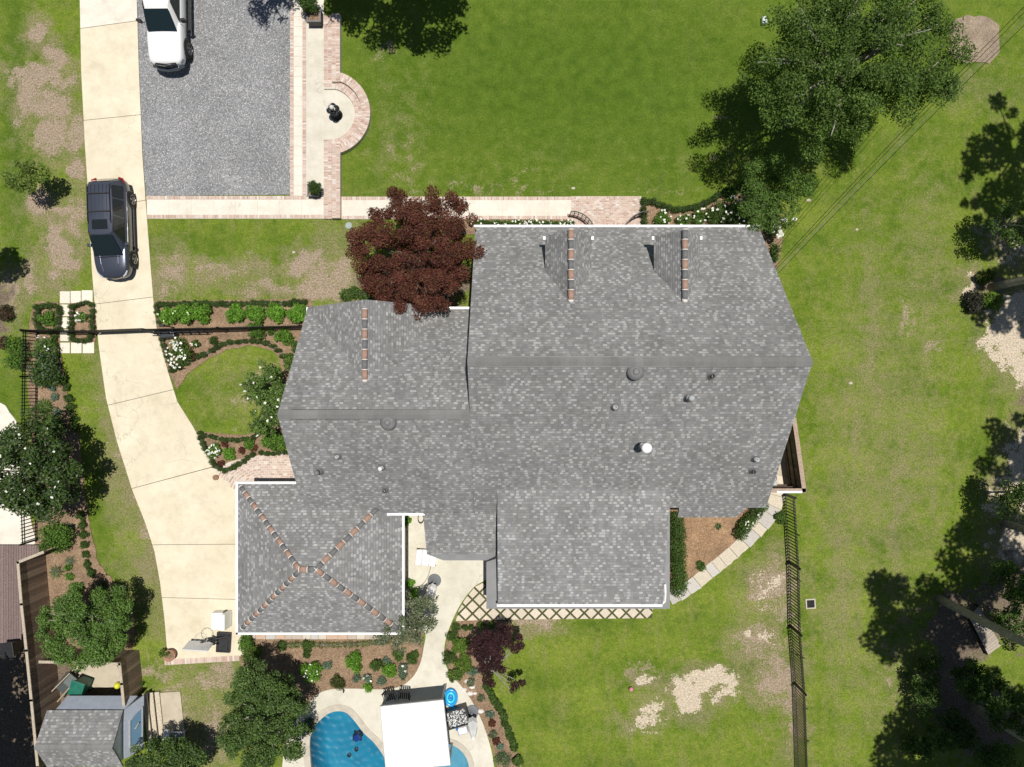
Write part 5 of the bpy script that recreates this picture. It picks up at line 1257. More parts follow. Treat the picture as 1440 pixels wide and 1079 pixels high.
# canopy over the pool edge: four posts, ribbed white roof with a fascia
cz = 1.95; c0 = [W(535, 994, cz), W(623, 985, cz), W(633, 1076, cz), W(542, 1100, cz)]; c0[3] = W(543, 1084, cz)
t = thing('pool_canopy', (0, 0, 0), 'large plain white square canopy between the pool and the spa', 'canopy')
q = ccw(c0); mb = MB(); ctr = (sum(p[0] for p in q) / 4, sum(p[1] for p in q) / 4)
n = 8; vs = []
for i in range(n + 1):
    for j in range(n + 1):
        u, v = i / n, j / n; x = (q[0][0] * (1 - u) + q[1][0] * u) * (1 - v) + (q[3][0] * (1 - u) + q[2][0] * u) * v; y = (q[0][1] * (1 - u) + q[1][1] * u) * (1 - v) + (q[3][1] * (1 - u) + q[2][1] * u) * v
        vs.append((x, y, cz + .05 * math.sin(math.pi * u) * math.sin(math.pi * v) + R.uniform(-.004, .004)))
mb.add(vs, [(i * (n + 1) + j, (i + 1) * (n + 1) + j, (i + 1) * (n + 1) + j + 1, i * (n + 1) + j + 1) for i in range(n) for j in range(n)]); mb.build('roof', MT['fabricwhite'], t, True)
mb = MB()
for a, b in zip(q, q[1:] + q[:1]):
    d = Vector(b) - Vector(a); mb.box(((a[0] + b[0]) / 2, (a[1] + b[1]) / 2, cz - .08), (d.length, .06, .14), math.atan2(d.y, d.x))
mb.build('fascia', MT['galv'], t)
for p in q:
    mb = MB(); x = ctr[0] + (p[0] - ctr[0]) * .96; y = ctr[1] + (p[1] - ctr[1]) * .96; mb.box((x, y, cz / 2 - .05), (.10, .10, cz - .15)); mb.build('post', MT['galv'], t)
def chair(px, py, rz, label):
    t = simple('patio_chair', label, 'chair', px, py, rz=rz, group='black patio chairs by the pool canopy')
    mb = MB()
    for k in range(5): mb.box((-.2 + k * .1, 0, .43), (.07, .46, .02))
    mb.build('seat', MT['blackplastic'], t); mb = MB()
    for k in range(5): mb.box((-.2 + k * .1, .27 + .0, .68), (.03, .03, .5), tilt=None)
    mb.tube([(-.24, .25, .43), (-.24, .33, .93), (.24, .33, .93), (.24, .25, .43)], .018, 6); mb.build('backrest', MT['blackplastic'], t)
    for s in (-1, 1):
        mb = MB(); mb.tube([(s * .26, .24, .66), (s * .27, -.22, .66), (s * .26, -.24, .0)], .016, 6); mb.build('armrest', MT['blackplastic'], t)
        for y in (-.2, .22): mb = MB(); mb.tube([(s * .22, y, 0), (s * .22, y, .43)], .014, 5); mb.build('leg', MT['blackplastic'], t)
chair(550, 973, .25, 'left black patio chair at the upper edge of the white canopy'); chair(571, 971, -.08, 'right black patio chair at the upper edge of the white canopy')
# things in the pool
t = simple('pool_cleaner', 'dark blue pool cleaner under the water, square with a trailing hose', 'pool cleaner', 503, 1036, -1.2)
mb = MB(); mb.box((0, 0, .1), (.34, .32, .16), .5); mb.build('body', mat('cleaner_blue', (.005, .03, .22), .4), t, bevel=.04); mb = MB()
for s in (-1, 1): mb.tube([(s * .16, -.14, .08), (s * .16, .16, .08)], .08, 10)
mb.build('track', MT['blackplastic'], t)
for i, (px, py) in enumerate(((501, 1054), (491, 1062))):
    t = simple('pool_drain', ('right' if i == 0 else 'left') + ' of the two round dark drains on the pool floor', 'drain', px, py, -1.52, group='pool floor drains'); mb = MB(); mb.lathe([(.11, 0), (.11, .03), (.07, .045), (.01, .05)], 16); mb.build('cover', MT['blackplastic'], t)
t = simple('tea_light', 'tiny dark object on the deck above the pool coping', 'ornament', 483, 974, .05); mb = MB(); mb.tube([(0, 0, .02), (.03, .12, .06), (-.02, .2, .05)], [.03, .05, .02], 6); mb.build('body', MT['blackplastic'], t)
t = simple('ball', 'small pink ball on the rear lawn', 'ball', 887, 968); mb = MB(); mb.lathe([(.005, 0), (.06, .015), (.10, .06), (.11, .11), (.10, .16), (.06, .205), (.005, .22)], 16); mb.build('shell', mat('pink_rubber', (.62, .22, .30), .5), t, True)
# lawn hardware
t = simple('drain_grate', 'square black drain grate in a pale frame on the lawn right of the fence', 'drain', 1139.5, 849, rz=.06)
mb = MB(); s = .22
for c, d in (((0, s, .02), (.5, .06, .06)), ((0, -s, .02), (.5, .06, .06)), ((s, 0, .02), (.06, .38, .06)), ((-s, 0, .02), (.06, .38, .06))): mb.box(c, d)
mb.build('frame', MT['coping'], t); mb = MB()
for k in range(7): mb.box((-.17 + k * .057, 0, .02), (.025, .37, .03))
mb.box((0, 0, .021), (.37, .03, .034)); mb.build('bars', MT['iron'], t); mb = MB(); mb.box((0, 0, -.01), (.4, .4, .02)); mb.build('pit', MT['rubber'], t)
t = simple('utility_box', 'small pale green utility box on the upper lawn', 'utility box', 1073.5, 31); mb = MB(); mb.box((0, 0, .12), (.26, .36, .24)); mb.build('housing', mat('pale_green_box', (.50, .62, .55), .6), t, bevel=.03); mb = MB(); mb.box((0, 0, .25), (.20, .29, .03)); mb.build('lid', mat('pale_lid', (.62, .70, .66), .6), t, bevel=.01)
t = simple('meter_cover', 'round grey green meter cover in the grass below the seat wall', 'cover', 490.5, 317.5); mb = MB(); mb.lathe([(.17, 0), (.17, .04), (.15, .05), (.01, .05)], 20); mb.build('lid', mat('meter_lid', (.30, .36, .34), .8), t); mb = MB(); mb.box((0, 0, .055), (.12, .03, .01)); mb.build('grip', MT['galv'], t)
for px, py, r, l in ((806, 265, .11, 'pale stone lying in the lawn above the brick landing'), (1137, 282, .13, 'pale stone in the grass beside the white flowering crape myrtle'), (1205, 323, .09, 'tiny pale stone in the open right lawn'), (1196, 539, .12, 'pale stone in the grass right of the main ridge'), (413, 355, .10, 'pale stone by the bare ant mound on the left lawn')):
    t = simple('stone', l, 'stone', px, py); mb = MB(); r *= .8; mb.lathe([(r * .8, 0), (r, r * .2), (r * .6, r * .5), (.01, r * .55)], 7, sx=1.2, sy=.8); mb.build('rock', MT['coping'], t)
# plank platform under the pines
t = thing('plank_platform', (0, 0, 0), 'weathered wooden plank ramp lying under the leaning pine trunk at right', 'platform')
a, b = Vector(W(1366, 868, .3)), Vector(W(1378, 856, .3)); P0, P1, P2, P3 = [Vector(W(*p, .28)) for p in ((1363, 868), (1377, 853), (1408, 908), (1390, 921))]
for k in range(16):
    u0, u1 = k / 16, (k + .94) / 16; q = [P0.lerp(P3, u0), P1.lerp(P2, u0), P1.lerp(P2, u1), P0.lerp(P3, u1)]; f = R.uniform(.8, 1.1)
    mb = MB(); mb.prism([(v.x, v.y) for v in q], .24, .28, (.36 * f, .31 * f, .255 * f), True); mb.build('plank', MT['wood'], t)
mb = MB()
for p, q in ((P0, P3), (P1, P2)): mb.tube([(p.x, p.y, .18), (q.x, q.y, .18)], .05, 4)
for p in (P0, P1, P2, P3): mb.tube([(p.x, p.y, 0), (p.x, p.y, .2)], .05, 4)
mb.build('frame', MT['wood'], t)
# overhead cables
for k, (a, b, za, zb, l) in enumerate((((1446, 4), (1088, 378), 9.5, 4.6, 'topmost of the thin service cables running from the top right corner to the house'), ((1446, 12), (1089, 382), 9.2, 4.5, 'second of the thin service cables, just under the topmost'), ((1446, 22), (1090, 386), 8.9, 4.4, 'third service cable, brightest, dipping towards the house corner'), ((1446, 30), (1092, 387), 8.6, 4.3, 'lowest of the service cables crossing the right lawn'))):
    A = Vector(W3(*a, za)); B = Vector(W3(*b, zb)); pts = []
    for i in range(25):
        u = i / 24; p = A.lerp(B, u); p.z -= 1.0 * 4 * u * (1 - u) * .5; pts.append(tuple(p))
    t = thing('power_cable', pts[0], l, 'cable', 'service cables over the right lawn'); mb = MB(); mb.tube([tuple(Vector(p) - A) for p in pts], .011, 5)
    mb.build('wire', [MT['iron'], MT['rubber'], MT['greyplastic'], MT['iron']][k], t)
# garden hose coil on patio
t = simple('garden_hose', 'grey garden hose looping from the house wall across the patio to the potted plants', 'hose', 607, 780)
mb = MB(); pts = smooth_line([W3(p[0], p[1], .075) for p in ((608, 770), (607, 790), (602, 810), (594, 822), (585, 825), (577, 820), (574, 812))], 5); mb.tube([tuple(Vector(p) - t.location) for p in pts], .016, 6); mb.build('tube', mat('hose', (.22, .2, .15), .6), t)
t = simple('wire_hoop', 'black wire hoops standing by the patio corner below the white gutter', 'plant support', 592, 728); mb = MB()
for k in range(3): mb.tube([(.14 * math.cos(a) + .02 * k, .14 * math.sin(a) * 1.6, .1 + .15 * k) for a in [i * math.pi / 8 for i in range(17)]], .01, 4)
mb.build('hoop', MT['iron'], t)

# ------------------------------------------------------------------ planting
def leaf_mesh(name, blobs, n, size, pal, m, up=.55, seed=0, shell=.0, wide=.55):
    """blobs: rows of x,y,z,rx,ry,rz; many separate small leaves spread through them"""
    rg = np.random.default_rng(seed); B = np.array(blobs, float); vol = (B[:, 3] * B[:, 4] * B[:, 5]) ** .75; k = rg.choice(len(B), n, p=vol / vol.sum())
    d = rg.normal(size=(n, 3)); d /= np.linalg.norm(d, axis=1)[:, None]; r = rg.random(n) ** (1 / 3); r = shell + (1 - shell) * r if shell else r; r = np.where(rg.random(n) < .15, r * 1.2, r)
    c = B[k, :3] + d * r[:, None] * B[k, 3:6]; c[:, 2] = np.maximum(c[:, 2], .02)
    nm = rg.normal(size=(n, 3)); nm /= np.linalg.norm(nm, axis=1)[:, None]; nm = nm * (1 - up) + np.array([0, 0, 1]) * up + d * .35; nm /= np.linalg.norm(nm, axis=1)[:, None]
    t = np.cross(nm, rg.normal(size=(n, 3))); t /= np.linalg.norm(t, axis=1)[:, None]; b = np.cross(nm, t)
    s = size * rg.uniform(.6, 1.35, n)[:, None] * .5; w = s * wide
    V = np.stack([c - t * s, c + b * w - t * s * .1, c + t * s, c - b * w - t * s * .1], 1).reshape(-1, 3)
    me = np_mesh(name, V, np.arange(n * 4).reshape(n, 4), m)
    pal = np.array(pal); ci = pal[rg.integers(0, len(pal), n)] * rg.uniform(.78, 1.25, n)[:, None]; cb = rg.uniform(.82, 1.18, (len(B), 1))[k]; ci = ci * cb
    a = me.color_attributes.new('tint', 'FLOAT_COLOR', 'CORNER'); cc = np.repeat(np.concatenate([ci, np.ones((n, 1))], 1), 4, 0)
    a.data.foreach_set('color', cc.astype(np.float32).ravel()); return me
SEED = [100]
def leafy(name, blobs, n, size, pal, m, parent, **kw):
    SEED[0] += 1; me = leaf_mesh(name, blobs, n, size, pal, m, seed=SEED[0], **kw); return link(bpy.data.objects.new(name, me), parent)
G_OAK = [(.058, .105, .018), (.085, .150, .026), (.13, .20, .045), (.04, .075, .014)]
G_DARK = [(.028, .060, .012), (.044, .088, .017), (.070, .125, .025), (.11, .165, .04)]
G_MAG = [(.020, .044, .010), (.034, .070, .014), (.07, .115, .025), (.05, .075, .020)]
G_MID = [(.068, .130, .024), (.095, .170, .032), (.13, .21, .045), (.048, .085, .018)]
G_LIME = [(.11, .25, .024), (.15, .31, .035), (.08, .18, .018), (.20, .36, .06)]
G_YEL = [(.14, .20, .035), (.10, .16, .03), (.19, .24, .05), (.07, .12, .025)]
G_BOX = [(.034, .068, .014), (.050, .094, .020), (.075, .125, .028)]
G_GREY = [(.15, .18, .10), (.11, .145, .07), (.24, .26, .18), (.075, .10, .045)]
G_BLUE = [(.14, .21, .15), (.20, .27, .21), (.09, .15, .09)]
C_RED = [(.135, .043, .032), (.098, .031, .024), (.165, .060, .042), (.135, .076, .032), (.060, .021, .018)]
C_PUR = [(.036, .013, .016), (.050, .018, .021), (.027, .011, .013), (.07, .028, .03)]
WHITE = [(.80, .80, .76), (.72, .72, .66), (.85, .85, .82)]
def flowers(parent, spots, r=.07, pal=WHITE, n=5):
    bl = []
    for (x, y, z_) in spots: bl.append((x, y, z_, r, r, r * .5))
    o = leafy('flowers', bl, n * len(bl), r * 1.5, pal, MT['petal'], parent, up=.8, wide=.9); o['kind'] = 'stuff'; return o
def tree(name, label, cat, base, hc, seen, rpx, rz_, n, size, pal, nc=40, cr=.7, m='leaf', bark='palebark', group=None, tr=.16, lean=None, fl=0, flr=.1, gap=.0, rag=.35, limbs=12, seed=None, up=.5, twigs=0, inner=.3):
    rr = random.Random(seed if seed is not None else SEED[0] * 7 + 3)
    x0, y0 = W(*base); t = thing(name, (x0, y0, 0), label, cat, group)
    cx_, cy_ = W(seen[0], seen[1], hc); k = (H - hc) / F; rx, ry = (rpx[0] * k, rpx[1] * k) if isinstance(rpx, tuple) else (rpx * k, rpx * k)
    cx_ -= x0; cy_ -= y0; ph = [rr.uniform(0, 6.28) for _ in range(4)]; bl = []
    while len(bl) < nc:
        i_ = len(bl); a = i_ * 2.39996 + rr.uniform(-.25, .25); f = math.sqrt((i_ + .5) / nc) * rr.uniform(.9, 1.07)
        if rag > .38 and rr.random() < .12: f *= rr.uniform(.6, 1.1)
        out = 1 - rag * (.42 + .20 * math.sin(2 * a + ph[0]) + .20 * math.sin(3 * a + ph[3]) + .16 * math.sin(7 * a + ph[1]) + .22 * math.sin(13 * a + ph[2]))
        zz = rr.uniform(-1, 1) * math.sqrt(max(0, 1 - f * f * .8)); q = cr * rr.uniform(.6, 1.25)
        px = cx_ + rx * f * out * math.cos(a); py = cy_ + ry * f * out * math.sin(a)
        bl.append((px, py, max(q * .6, hc + rz_ * zz), q, q, q * .6))
    leafy('crown', bl, n, size, pal, MT[m], t, up=up)
    if fl: flowers(t, [(b[0] + rr.uniform(-.3, .3), b[1] + rr.uniform(-.3, .3), b[2] + b[5] * .9) for b in sorted(bl, key=lambda b: -b[2])[:fl]], flr)
    tk = MB(); top = (cx_, cy_, max(.3, hc - rz_ * .7)); ln = lean or (0, 0)
    mid = (cx_ * .45 + ln[0], cy_ * .45 + ln[1], top[2] * .5); pts = smooth_line([(0, 0, -.1), mid, top], 4); tk.tube(pts, [tr * (1.15 - .6 * i / (len(pts) - 1)) for i in range(len(pts))], 9)
    tk.build('trunk', MT[bark], t, True)
    if limbs:
        lb = MB()
        for b in rr.sample(bl, min(limbs, len(bl))):
            m_ = [(top[i] * .5 + b[i] * .5 + rr.uniform(-.12, .12) * rx * .5) for i in range(3)]; r0 = tr * .42
            P = smooth_line([top, tuple(m_), b[:3]], 3); lb.tube(P, [r0 * (1 - .8 * i / (len(P) - 1)) for i in range(len(P))], 5)
            for _ in range(twigs):
                e = [b[i] + rr.uniform(-1, 1) * cr * (1.3 if i < 2 else .4) for i in range(3)]; e[2] = b[2] + b[5] * rr.uniform(.3, 1.15); st = P[rr.randrange(2, len(P))]; lb.tube([st, [(st[i] + e[i]) / 2 + rr.uniform(-.1, .1) for i in range(3)], e], [r0 * .35, r0 * .25, r0 * .12], 4)
        lb.build('limbs', MT[bark], t, True)
    return t
tree('oak_tree', 'large spreading green tree with bare grey twigs over the upper right lawn', 'tree', (1108, 172), 6.3, (1200, 82), (158, 142), 2.0, 68000, .105, G_OAK, 230, .54, bark='palebark', tr=.28, rag=.40, limbs=34, twigs=1, seed=5, inner=.25)
tree('crape_myrtle', 'bright green crape myrtle beside the upper right corner of the house', 'tree', (1085, 275), 2.9, (1088, 270), (56, 54), .9, 10000, .10, G_MID + [(.09, .17, .03)], 44, .36, bark='palebark', tr=.08, rag=.4, limbs=14, seed=8)
tree('red_maple', 'dark red leaved maple over the walk at the left front of the house', 'tree', (606, 372), 4.4, (584, 356), (98, 94), 1.3, 70000, .085, C_RED, 220, .34, bark='bark', tr=.16, rag=.24, limbs=24, twigs=0, seed=11)
tree('magnolia_tree', 'dark glossy magnolia dotted with white blooms at the left edge', 'tree', (92, 655), 3.1, (40, 662), (70, 74), 1.2, 17000, .14, G_MAG, 95, .44, m='waxleaf', tr=.16, rag=.25, fl=26, flr=.05, seed=14)
tree('camellia_tree', 'round dense green tree above the bin enclosure at lower left', 'tree', (150, 862), 2.3, (120, 880), (72, 60), .8, 36000, .09, G_MID + [(.07, .15, .02), (.10, .20, .03)], 100, .36, m='waxleaf', bark='palebark', tr=.11, rag=.22, limbs=20, seed=17)
tree('holly_tree', 'big dark green tree between the garage bed and the pool', 'tree', (385, 985), 2.7, (368, 1010), (66, 82), 1.0, 42000, .09, G_DARK + [(.08, .14, .03)], 130, .36, m='waxleaf', tr=.13, rag=.28, limbs=16, seed=20)
tree('holly_tree', 'dark green tree cut by the bottom edge, right of the shed', 'tree', (255, 1062), 2.2, (236, 1072), (58, 34), .8, 13000, .10, G_DARK + [(.06, .10, .025)], 60, .34, m='waxleaf', tr=.1, rag=.3, seed=23)
tree('olive_tree', 'airy grey green olive tree at the lower right corner of the garage', 'tree', (575, 862), 2.5, (566, 872), (52, 50), .9, 10500, .09, G_GREY, 60, .30, bark='palebark', tr=.08, rag=.35, limbs=24, twigs=2, seed=26)
tree('sapling', 'small yellow green sapling on the bare left lawn', 'tree', (62, 255), 2.0, (38, 248), (27, 22), .5, 2200, .12, G_YEL, 18, .28, tr=.05, rag=.35, limbs=6, seed=29)
# purple maple: separate rounded tufts on bare limbs
x0, y0 = W(690, 928); t = thing('purple_maple', (x0, y0, 0), 'small dark purple maple in separate tufts beside the rear lawn', 'tree'); bl = []; lb = MB()
lb.tube([(0, 0, 0), (.1, 0, .8), (.1, 0, 1.3)], .06, 7)
for px, py, r, z_ in ((686, 895, .30, 1.9), (672, 902, .28, 1.7), (665, 915, .30, 1.8), (678, 922, .38, 2.1), (690, 910, .40, 2.2), (702, 898, .36, 2.1), (712, 892, .28, 1.9), (714, 905, .28, 1.9), (724, 912, .26, 1.8), (733, 908, .2, 1.7), (730, 898, .2, 1.5), (700, 920, .36, 2.0), (697, 935, .34, 2.0), (680, 940, .32, 1.8), (706, 942, .22, 1.7), (686, 955, .30, 1.7), (692, 962, .2, 1.6), (724, 965, .24, 1.5), (734, 960, .2, 1.5), (720, 972, .14, 1.4), (718, 884, .2, 1.4), (706, 882, .2, 1.5)):
    x, y = W(px, py, z_); bl.append((x - x0, y - y0, z_, r, r, r * .5)); lb.tube([(.1, 0, 1.2), ((x - x0) * .5, (y - y0) * .5, z_ * .85), (x - x0, y - y0, z_ - .05)], [.028, .02, .01], 5)
leafy('crown', bl, 9000, .08, C_PUR, MT['leaf'], t, up=.6); lb.build('trunk', MT['palebark'], t, True)
# tall trees whose crowns stand outside the picture
def tall(base, hc, ground_c, rg_, n, label, pal=G_DARK, trunk_r=.2, nc=60, cr=.7, size=.24, rz_=1.8, seed=1, name='pine_tree', bend=(0, 0), limbs=16):
    """crown centre given as the ground point under it"""
    gx_, gy_ = ground_c; s = H / (H - hc); seen = (720 + (gx_ - 720) * s, 539.5 + (gy_ - 539.5) * s); rp = rg_ / ((H - hc) / F)
    return tree(name, label, 'tree', base, hc, seen, rp, rz_, n, size, pal, nc, cr, tr=trunk_r, group=None, seed=seed, rag=.4, limbs=limbs, lean=bend, twigs=1, inner=0)
tall((1320, 842), 14.0, (1330, 850), 3.2, 9000, 'tall pine whose bare trunk leans out over the plank ramp at right', seed=31, rz_=2.0, nc=60, cr=.62, trunk_r=.19)
tall((1369, 994), 13.5, (1395, 985), 3.4, 9000, 'tall pine whose bare trunk slants out low in the lower right corner', seed=32, rz_=2, nc=60, cr=.62, trunk_r=.2)
tall((1393, 404), 13.5, (1462, 385), 2.6, 4500, 'tall tree with a trunk beside the two toned bush on the sandy ground', seed=33, nc=34, cr=.5, trunk_r=.18)
tall((1412, 736), 13.5, (1432, 745), 3.0, 7000, 'tall tree with a trunk slanting off the right edge above the plank ramp', seed=34, nc=44, cr=.6, trunk_r=.17)
tall((1470, 590), 14, (1468, 600), 2.2, 3600, 'tall tree standing just past the right edge halfway down', seed=35, nc=26, cr=.5)
tall((1475, 220), 14.5, (1460, 190), 3.2, 4200, 'tall tree past the right edge near the wood chip circle', seed=36, nc=32, cr=.5, limbs=26)
tall((1480, 330), 14.5, (1446, 285), 2.6, 3000, 'sparse tall tree past the right edge, shading the lawn above the sandy ground', seed=46, nc=26, cr=.45, limbs=20)
tall((1480, 1010), 14, (1440, 1015), 3.0, 9000, 'tall tree past the right edge, low in the pine wood', seed=47, nc=50, cr=.62)
tall((1400, 1090), 14, (1345, 1030), 3.2, 8000, 'tall tree past the bottom edge in the lower right corner', seed=37, nc=50, cr=.62)
tall((600, -55), 8.5, (610, -3), 2.7, 9000, 'broad tree past the top edge shading the upper lawn', seed=38, nc=52, cr=.55, size=.18, rz_=1.0, name='shade_tree')
tall((505, -60), 8, (512, -22), 1.6, 4000, 'smaller tree past the top edge beside the brick seat wall', seed=39, nc=24, cr=.5, size=.18, rz_=.8, name='shade_tree')
tall((418, -60), 7, (400, -18), 1.5, 1500, 'thin tree past the top edge at the gravel corner', seed=40, nc=16, cr=.4, size=.16, rz_=.6, name='shade_tree')
tall((-30, 362), 7.5, (27, 356), 1.0, 1600, 'slim tree past the left edge level with the parked car', seed=41, nc=14, cr=.4, size=.2, rz_=.5, name='shade_tree')
tall((-45, 985), 7.5, (10, 985), 3.2, 11000, 'dense tree past the lower left edge shading the neighbour side', seed=42, nc=60, cr=.7, size=.24, rz_=1.0, name='shade_tree')
tall((-40, 1090), 7.5, (22, 1078), 2.2, 7000, 'dense tree past the lower left corner', seed=43, nc=44, cr=.7, size=.24, rz_=1.0, name='shade_tree')

# bushes
def bush(name, label, cat, px, py, r, h, n, size, pal, m='leaf', fl=0, flr=.05, nc=9, group=None, rx=1, ry=1, up=.45, seed=None, fpal=WHITE):
    rr = random.Random(seed or int(px * 31 + py * 17)); x, y = W(px, py, h * .6); t = thing(name, (x, y, 0), label, cat, group); bl = [(0, 0, h * .45, r * .6 * rx, r * .6 * ry, h * .5)]
    for i in range(nc):
        a = 6.283 * i / nc + rr.uniform(-.4, .4); f = rr.uniform(.35, .72) * r; q = r * rr.uniform(.28, .5); bl.append((f * rx * math.cos(a), f * ry * math.sin(a), h * rr.uniform(.35, .75), q, q, min(q, h * .4)))
    leafy('foliage', bl, n, size, pal, MT[m], t, up=up)
    if fl: flowers(t, [(r * rx * .85 * math.sqrt(rr.random()) * math.cos(a), r * ry * .85 * math.sqrt(rr.random()) * math.sin(a), h * rr.uniform(.85, 1.05)) for a in [rr.uniform(0, 6.283) for _ in range(fl)]], flr, fpal)
    s = MB()
    for k in range(5): a = k * 1.257; s.tube([(0, 0, 0), (r * .4 * math.cos(a), r * .4 * math.sin(a), h * .6)], .012, 4)
    s.build('stem', MT['bark'], t); return t
for i, (px, r) in enumerate(((235, .50), (257, .58), (281, .55), (331, .52), (358, .50), (386, .56), (420, .60))):
    bush('hydrangea', ['leftmost lime green shrub of the row, nearest the driveway', 'second lime green shrub from the driveway, touching both neighbours', 'third lime green shrub from the driveway, left of the gap', 'lime green shrub just right of the gap in the row', 'fifth lime green shrub from the driveway', 'sixth lime green shrub from the driveway', 'rightmost lime green shrub of the row, by the house corner'][i], 'shrub', px, 441 if i else 444, r, .75, 1900, .10, G_LIME, group='lime green shrubs along the fence', fl=3 if i < 2 else 0, flr=.05, fpal=[(.55, .7, .35)])
bush('rose_bush', 'white rose bush on the driveway side of the oval lawn bed', 'shrub', 251, 497, .75, .8, 2200, .08, G_MID, fl=60, flr=.05, rx=.8, ry=1.2)
bush('topiary_ball', 'clipped green ball with a few white flowers left of the dark ball', 'shrub', 275, 483, .24, .45, 700, .05, G_MID, fl=8, flr=.03); bush('topiary_ball', 'clipped round dark green ball behind the oval lawn', 'shrub', 299, 479, .25, .5, 900, .05, G_BOX)
bush('shrub', 'spreading green shrub under the fence right of the small white sign', 'shrub', 359, 465, .48, .6, 1400, .09, G_MID + G_LIME[:1]); bush('shrub', 'small green shrub beside the spreading one under the fence', 'shrub', 380, 466, .22, .4, 450, .08, G_MID); bush('shrub', 'bright green shrub near the wing wall below the fence', 'shrub', 399, 473, .48, .55, 1400, .09, G_LIME + G_MID[:2], rx=1.2, ry=.8)
bush('shrub', 'dark red leaved plant behind the white rose bush', 'shrub', 271, 500, .25, .35, 350, .07, C_RED); bush('shrub', 'dark shrub tucked against the left wing wall', 'shrub', 416, 487, .35, .6, 800, .08, G_MID)
tree('citrus_tree', 'loose shrubby tree with white blooms leaning from the wing onto the oval lawn', 'tree', (398, 555), 1.7, (376, 560), (36, 60), .7, 6500, .11, G_MID + G_OAK, 40, .30, m='waxleaf', tr=.06, rag=.4, fl=14, flr=.05, limbs=12, seed=51)
bush('shrub', 'loose green shrub above the citrus tree by the left wing wall', 'shrub', 407, 510, .42, .8, 1100, .09, G_MID + G_YEL[:1], rx=.8, ry=1.4)
bush('shrub', 'white flowering shrub at the left of the bed below the oval lawn', 'shrub', 301, 634, .42, .5, 1300, .07, G_LIME + G_MID, fl=32, flr=.04); bush('shrub', 'bright green mound in the middle of the bed below the oval lawn', 'shrub', 322, 638, .36, .4, 1300, .07, G_LIME)
bush('shrub', 'green shrub behind the mound below the oval lawn', 'shrub', 350, 625, .32, .45, 800, .08, G_LIME + G_MID); bush('shrub', 'wide green shrub against the wing at the lower right of the oval lawn', 'shrub', 386, 621, .62, .55, 2600, .09, G_MID + G_LIME[:2], rx=1.15, ry=.75)
for i, (px, py, l) in enumerate(((316, 625, 'dark red foliage plant left of the green shrub below the oval lawn'), (340, 633, 'dark red foliage plant between the mound and the green shrub'), (357, 630, 'dark red foliage plant right of the green shrub below the oval lawn'), (311, 652, 'lowest dark red plant beside the brick fan hedge'))): bush('red_plant', l, 'plant', px, py, .2, .25, 220, .09, C_RED)
# lower garage bed
B_ = [(345, 905, .45, .8, G_LIME + G_MID, 1300, 'green shrub at the lower left corner of the garage'), (352, 920, .62, .7, G_MID + G_YEL[:2], 1900, 'yellowish green shrub below the garage corner, above the big dark tree'), (396, 909, .30, .4, G_BOX + G_MID, 700, 'low dark green shrub near the left of the garage stone strip'), (432, 909, .36, .4, G_BOX + G_MID, 800, 'low dark green shrub midway along the garage stone strip'), (431, 922, .18, .3, G_BOX, 350, 'tiny round dark shrub below the midway one'),
      (437, 945, .55, .6, G_LIME, 2000, 'bright green rose bush left of the silvery plant above the pool'), (497, 932, .52, .6, G_LIME, 1900, 'bright lime shrub at the centre of the bed above the pool'), (474, 961, .46, .4, [(.07, .06, .025), (.05, .09, .02), (.10, .12, .03)], 1100, 'brownish green plant on the rim of the pool deck'), (529, 937, .34, .5, G_BOX + G_MID, 900, 'dark green shrub right of the central lime shrub'), (548, 944, .42, .5, G_LIME, 1400, 'bright green shrub in the right half of the bed above the pool'),
      (561, 922, .34, .5, G_MID, 900, 'green shrub under the olive tree, left one'), (581, 925, .34, .5, G_BOX + G_MID, 900, 'dark green shrub under the olive tree by the patio path'), (518, 967, .26, .3, G_LIME, 500, 'small spiky green plant on the pool deck edge'), (540, 975, .1, .1, C_RED, 40, 'tiny red sprig at the pool deck edge')]
for px, py, r, h, pal, n_, l in B_: bush('shrub', l, 'shrub', px, py, r, h, n_, .08, pal, fl=10 if 'rose' in l else 0, flr=.04)
for i, (px, py, l) in enumerate(((461, 936, 'silvery plant right of the bright rose bush'), (502, 954, 'silvery mound below the central lime shrub'), (517, 955, 'pale small mound next to the silvery mound above the pool'), (536, 958, 'silvery green mound above the pool canopy corner'), (543, 930, 'silvery upright plant above the right bright shrub'), (566, 950, 'silvery plant at the tip of the pool bed'), (567, 939, 'pale upright plant near the patio path bend'))): bush('silver_plant', l, 'plant', px, py, .26, .3, 500, .07, G_BLUE + G_GREY[:1], group='silvery plants above the pool', fl=3 if i in (2, 6) else 0, flr=.05)
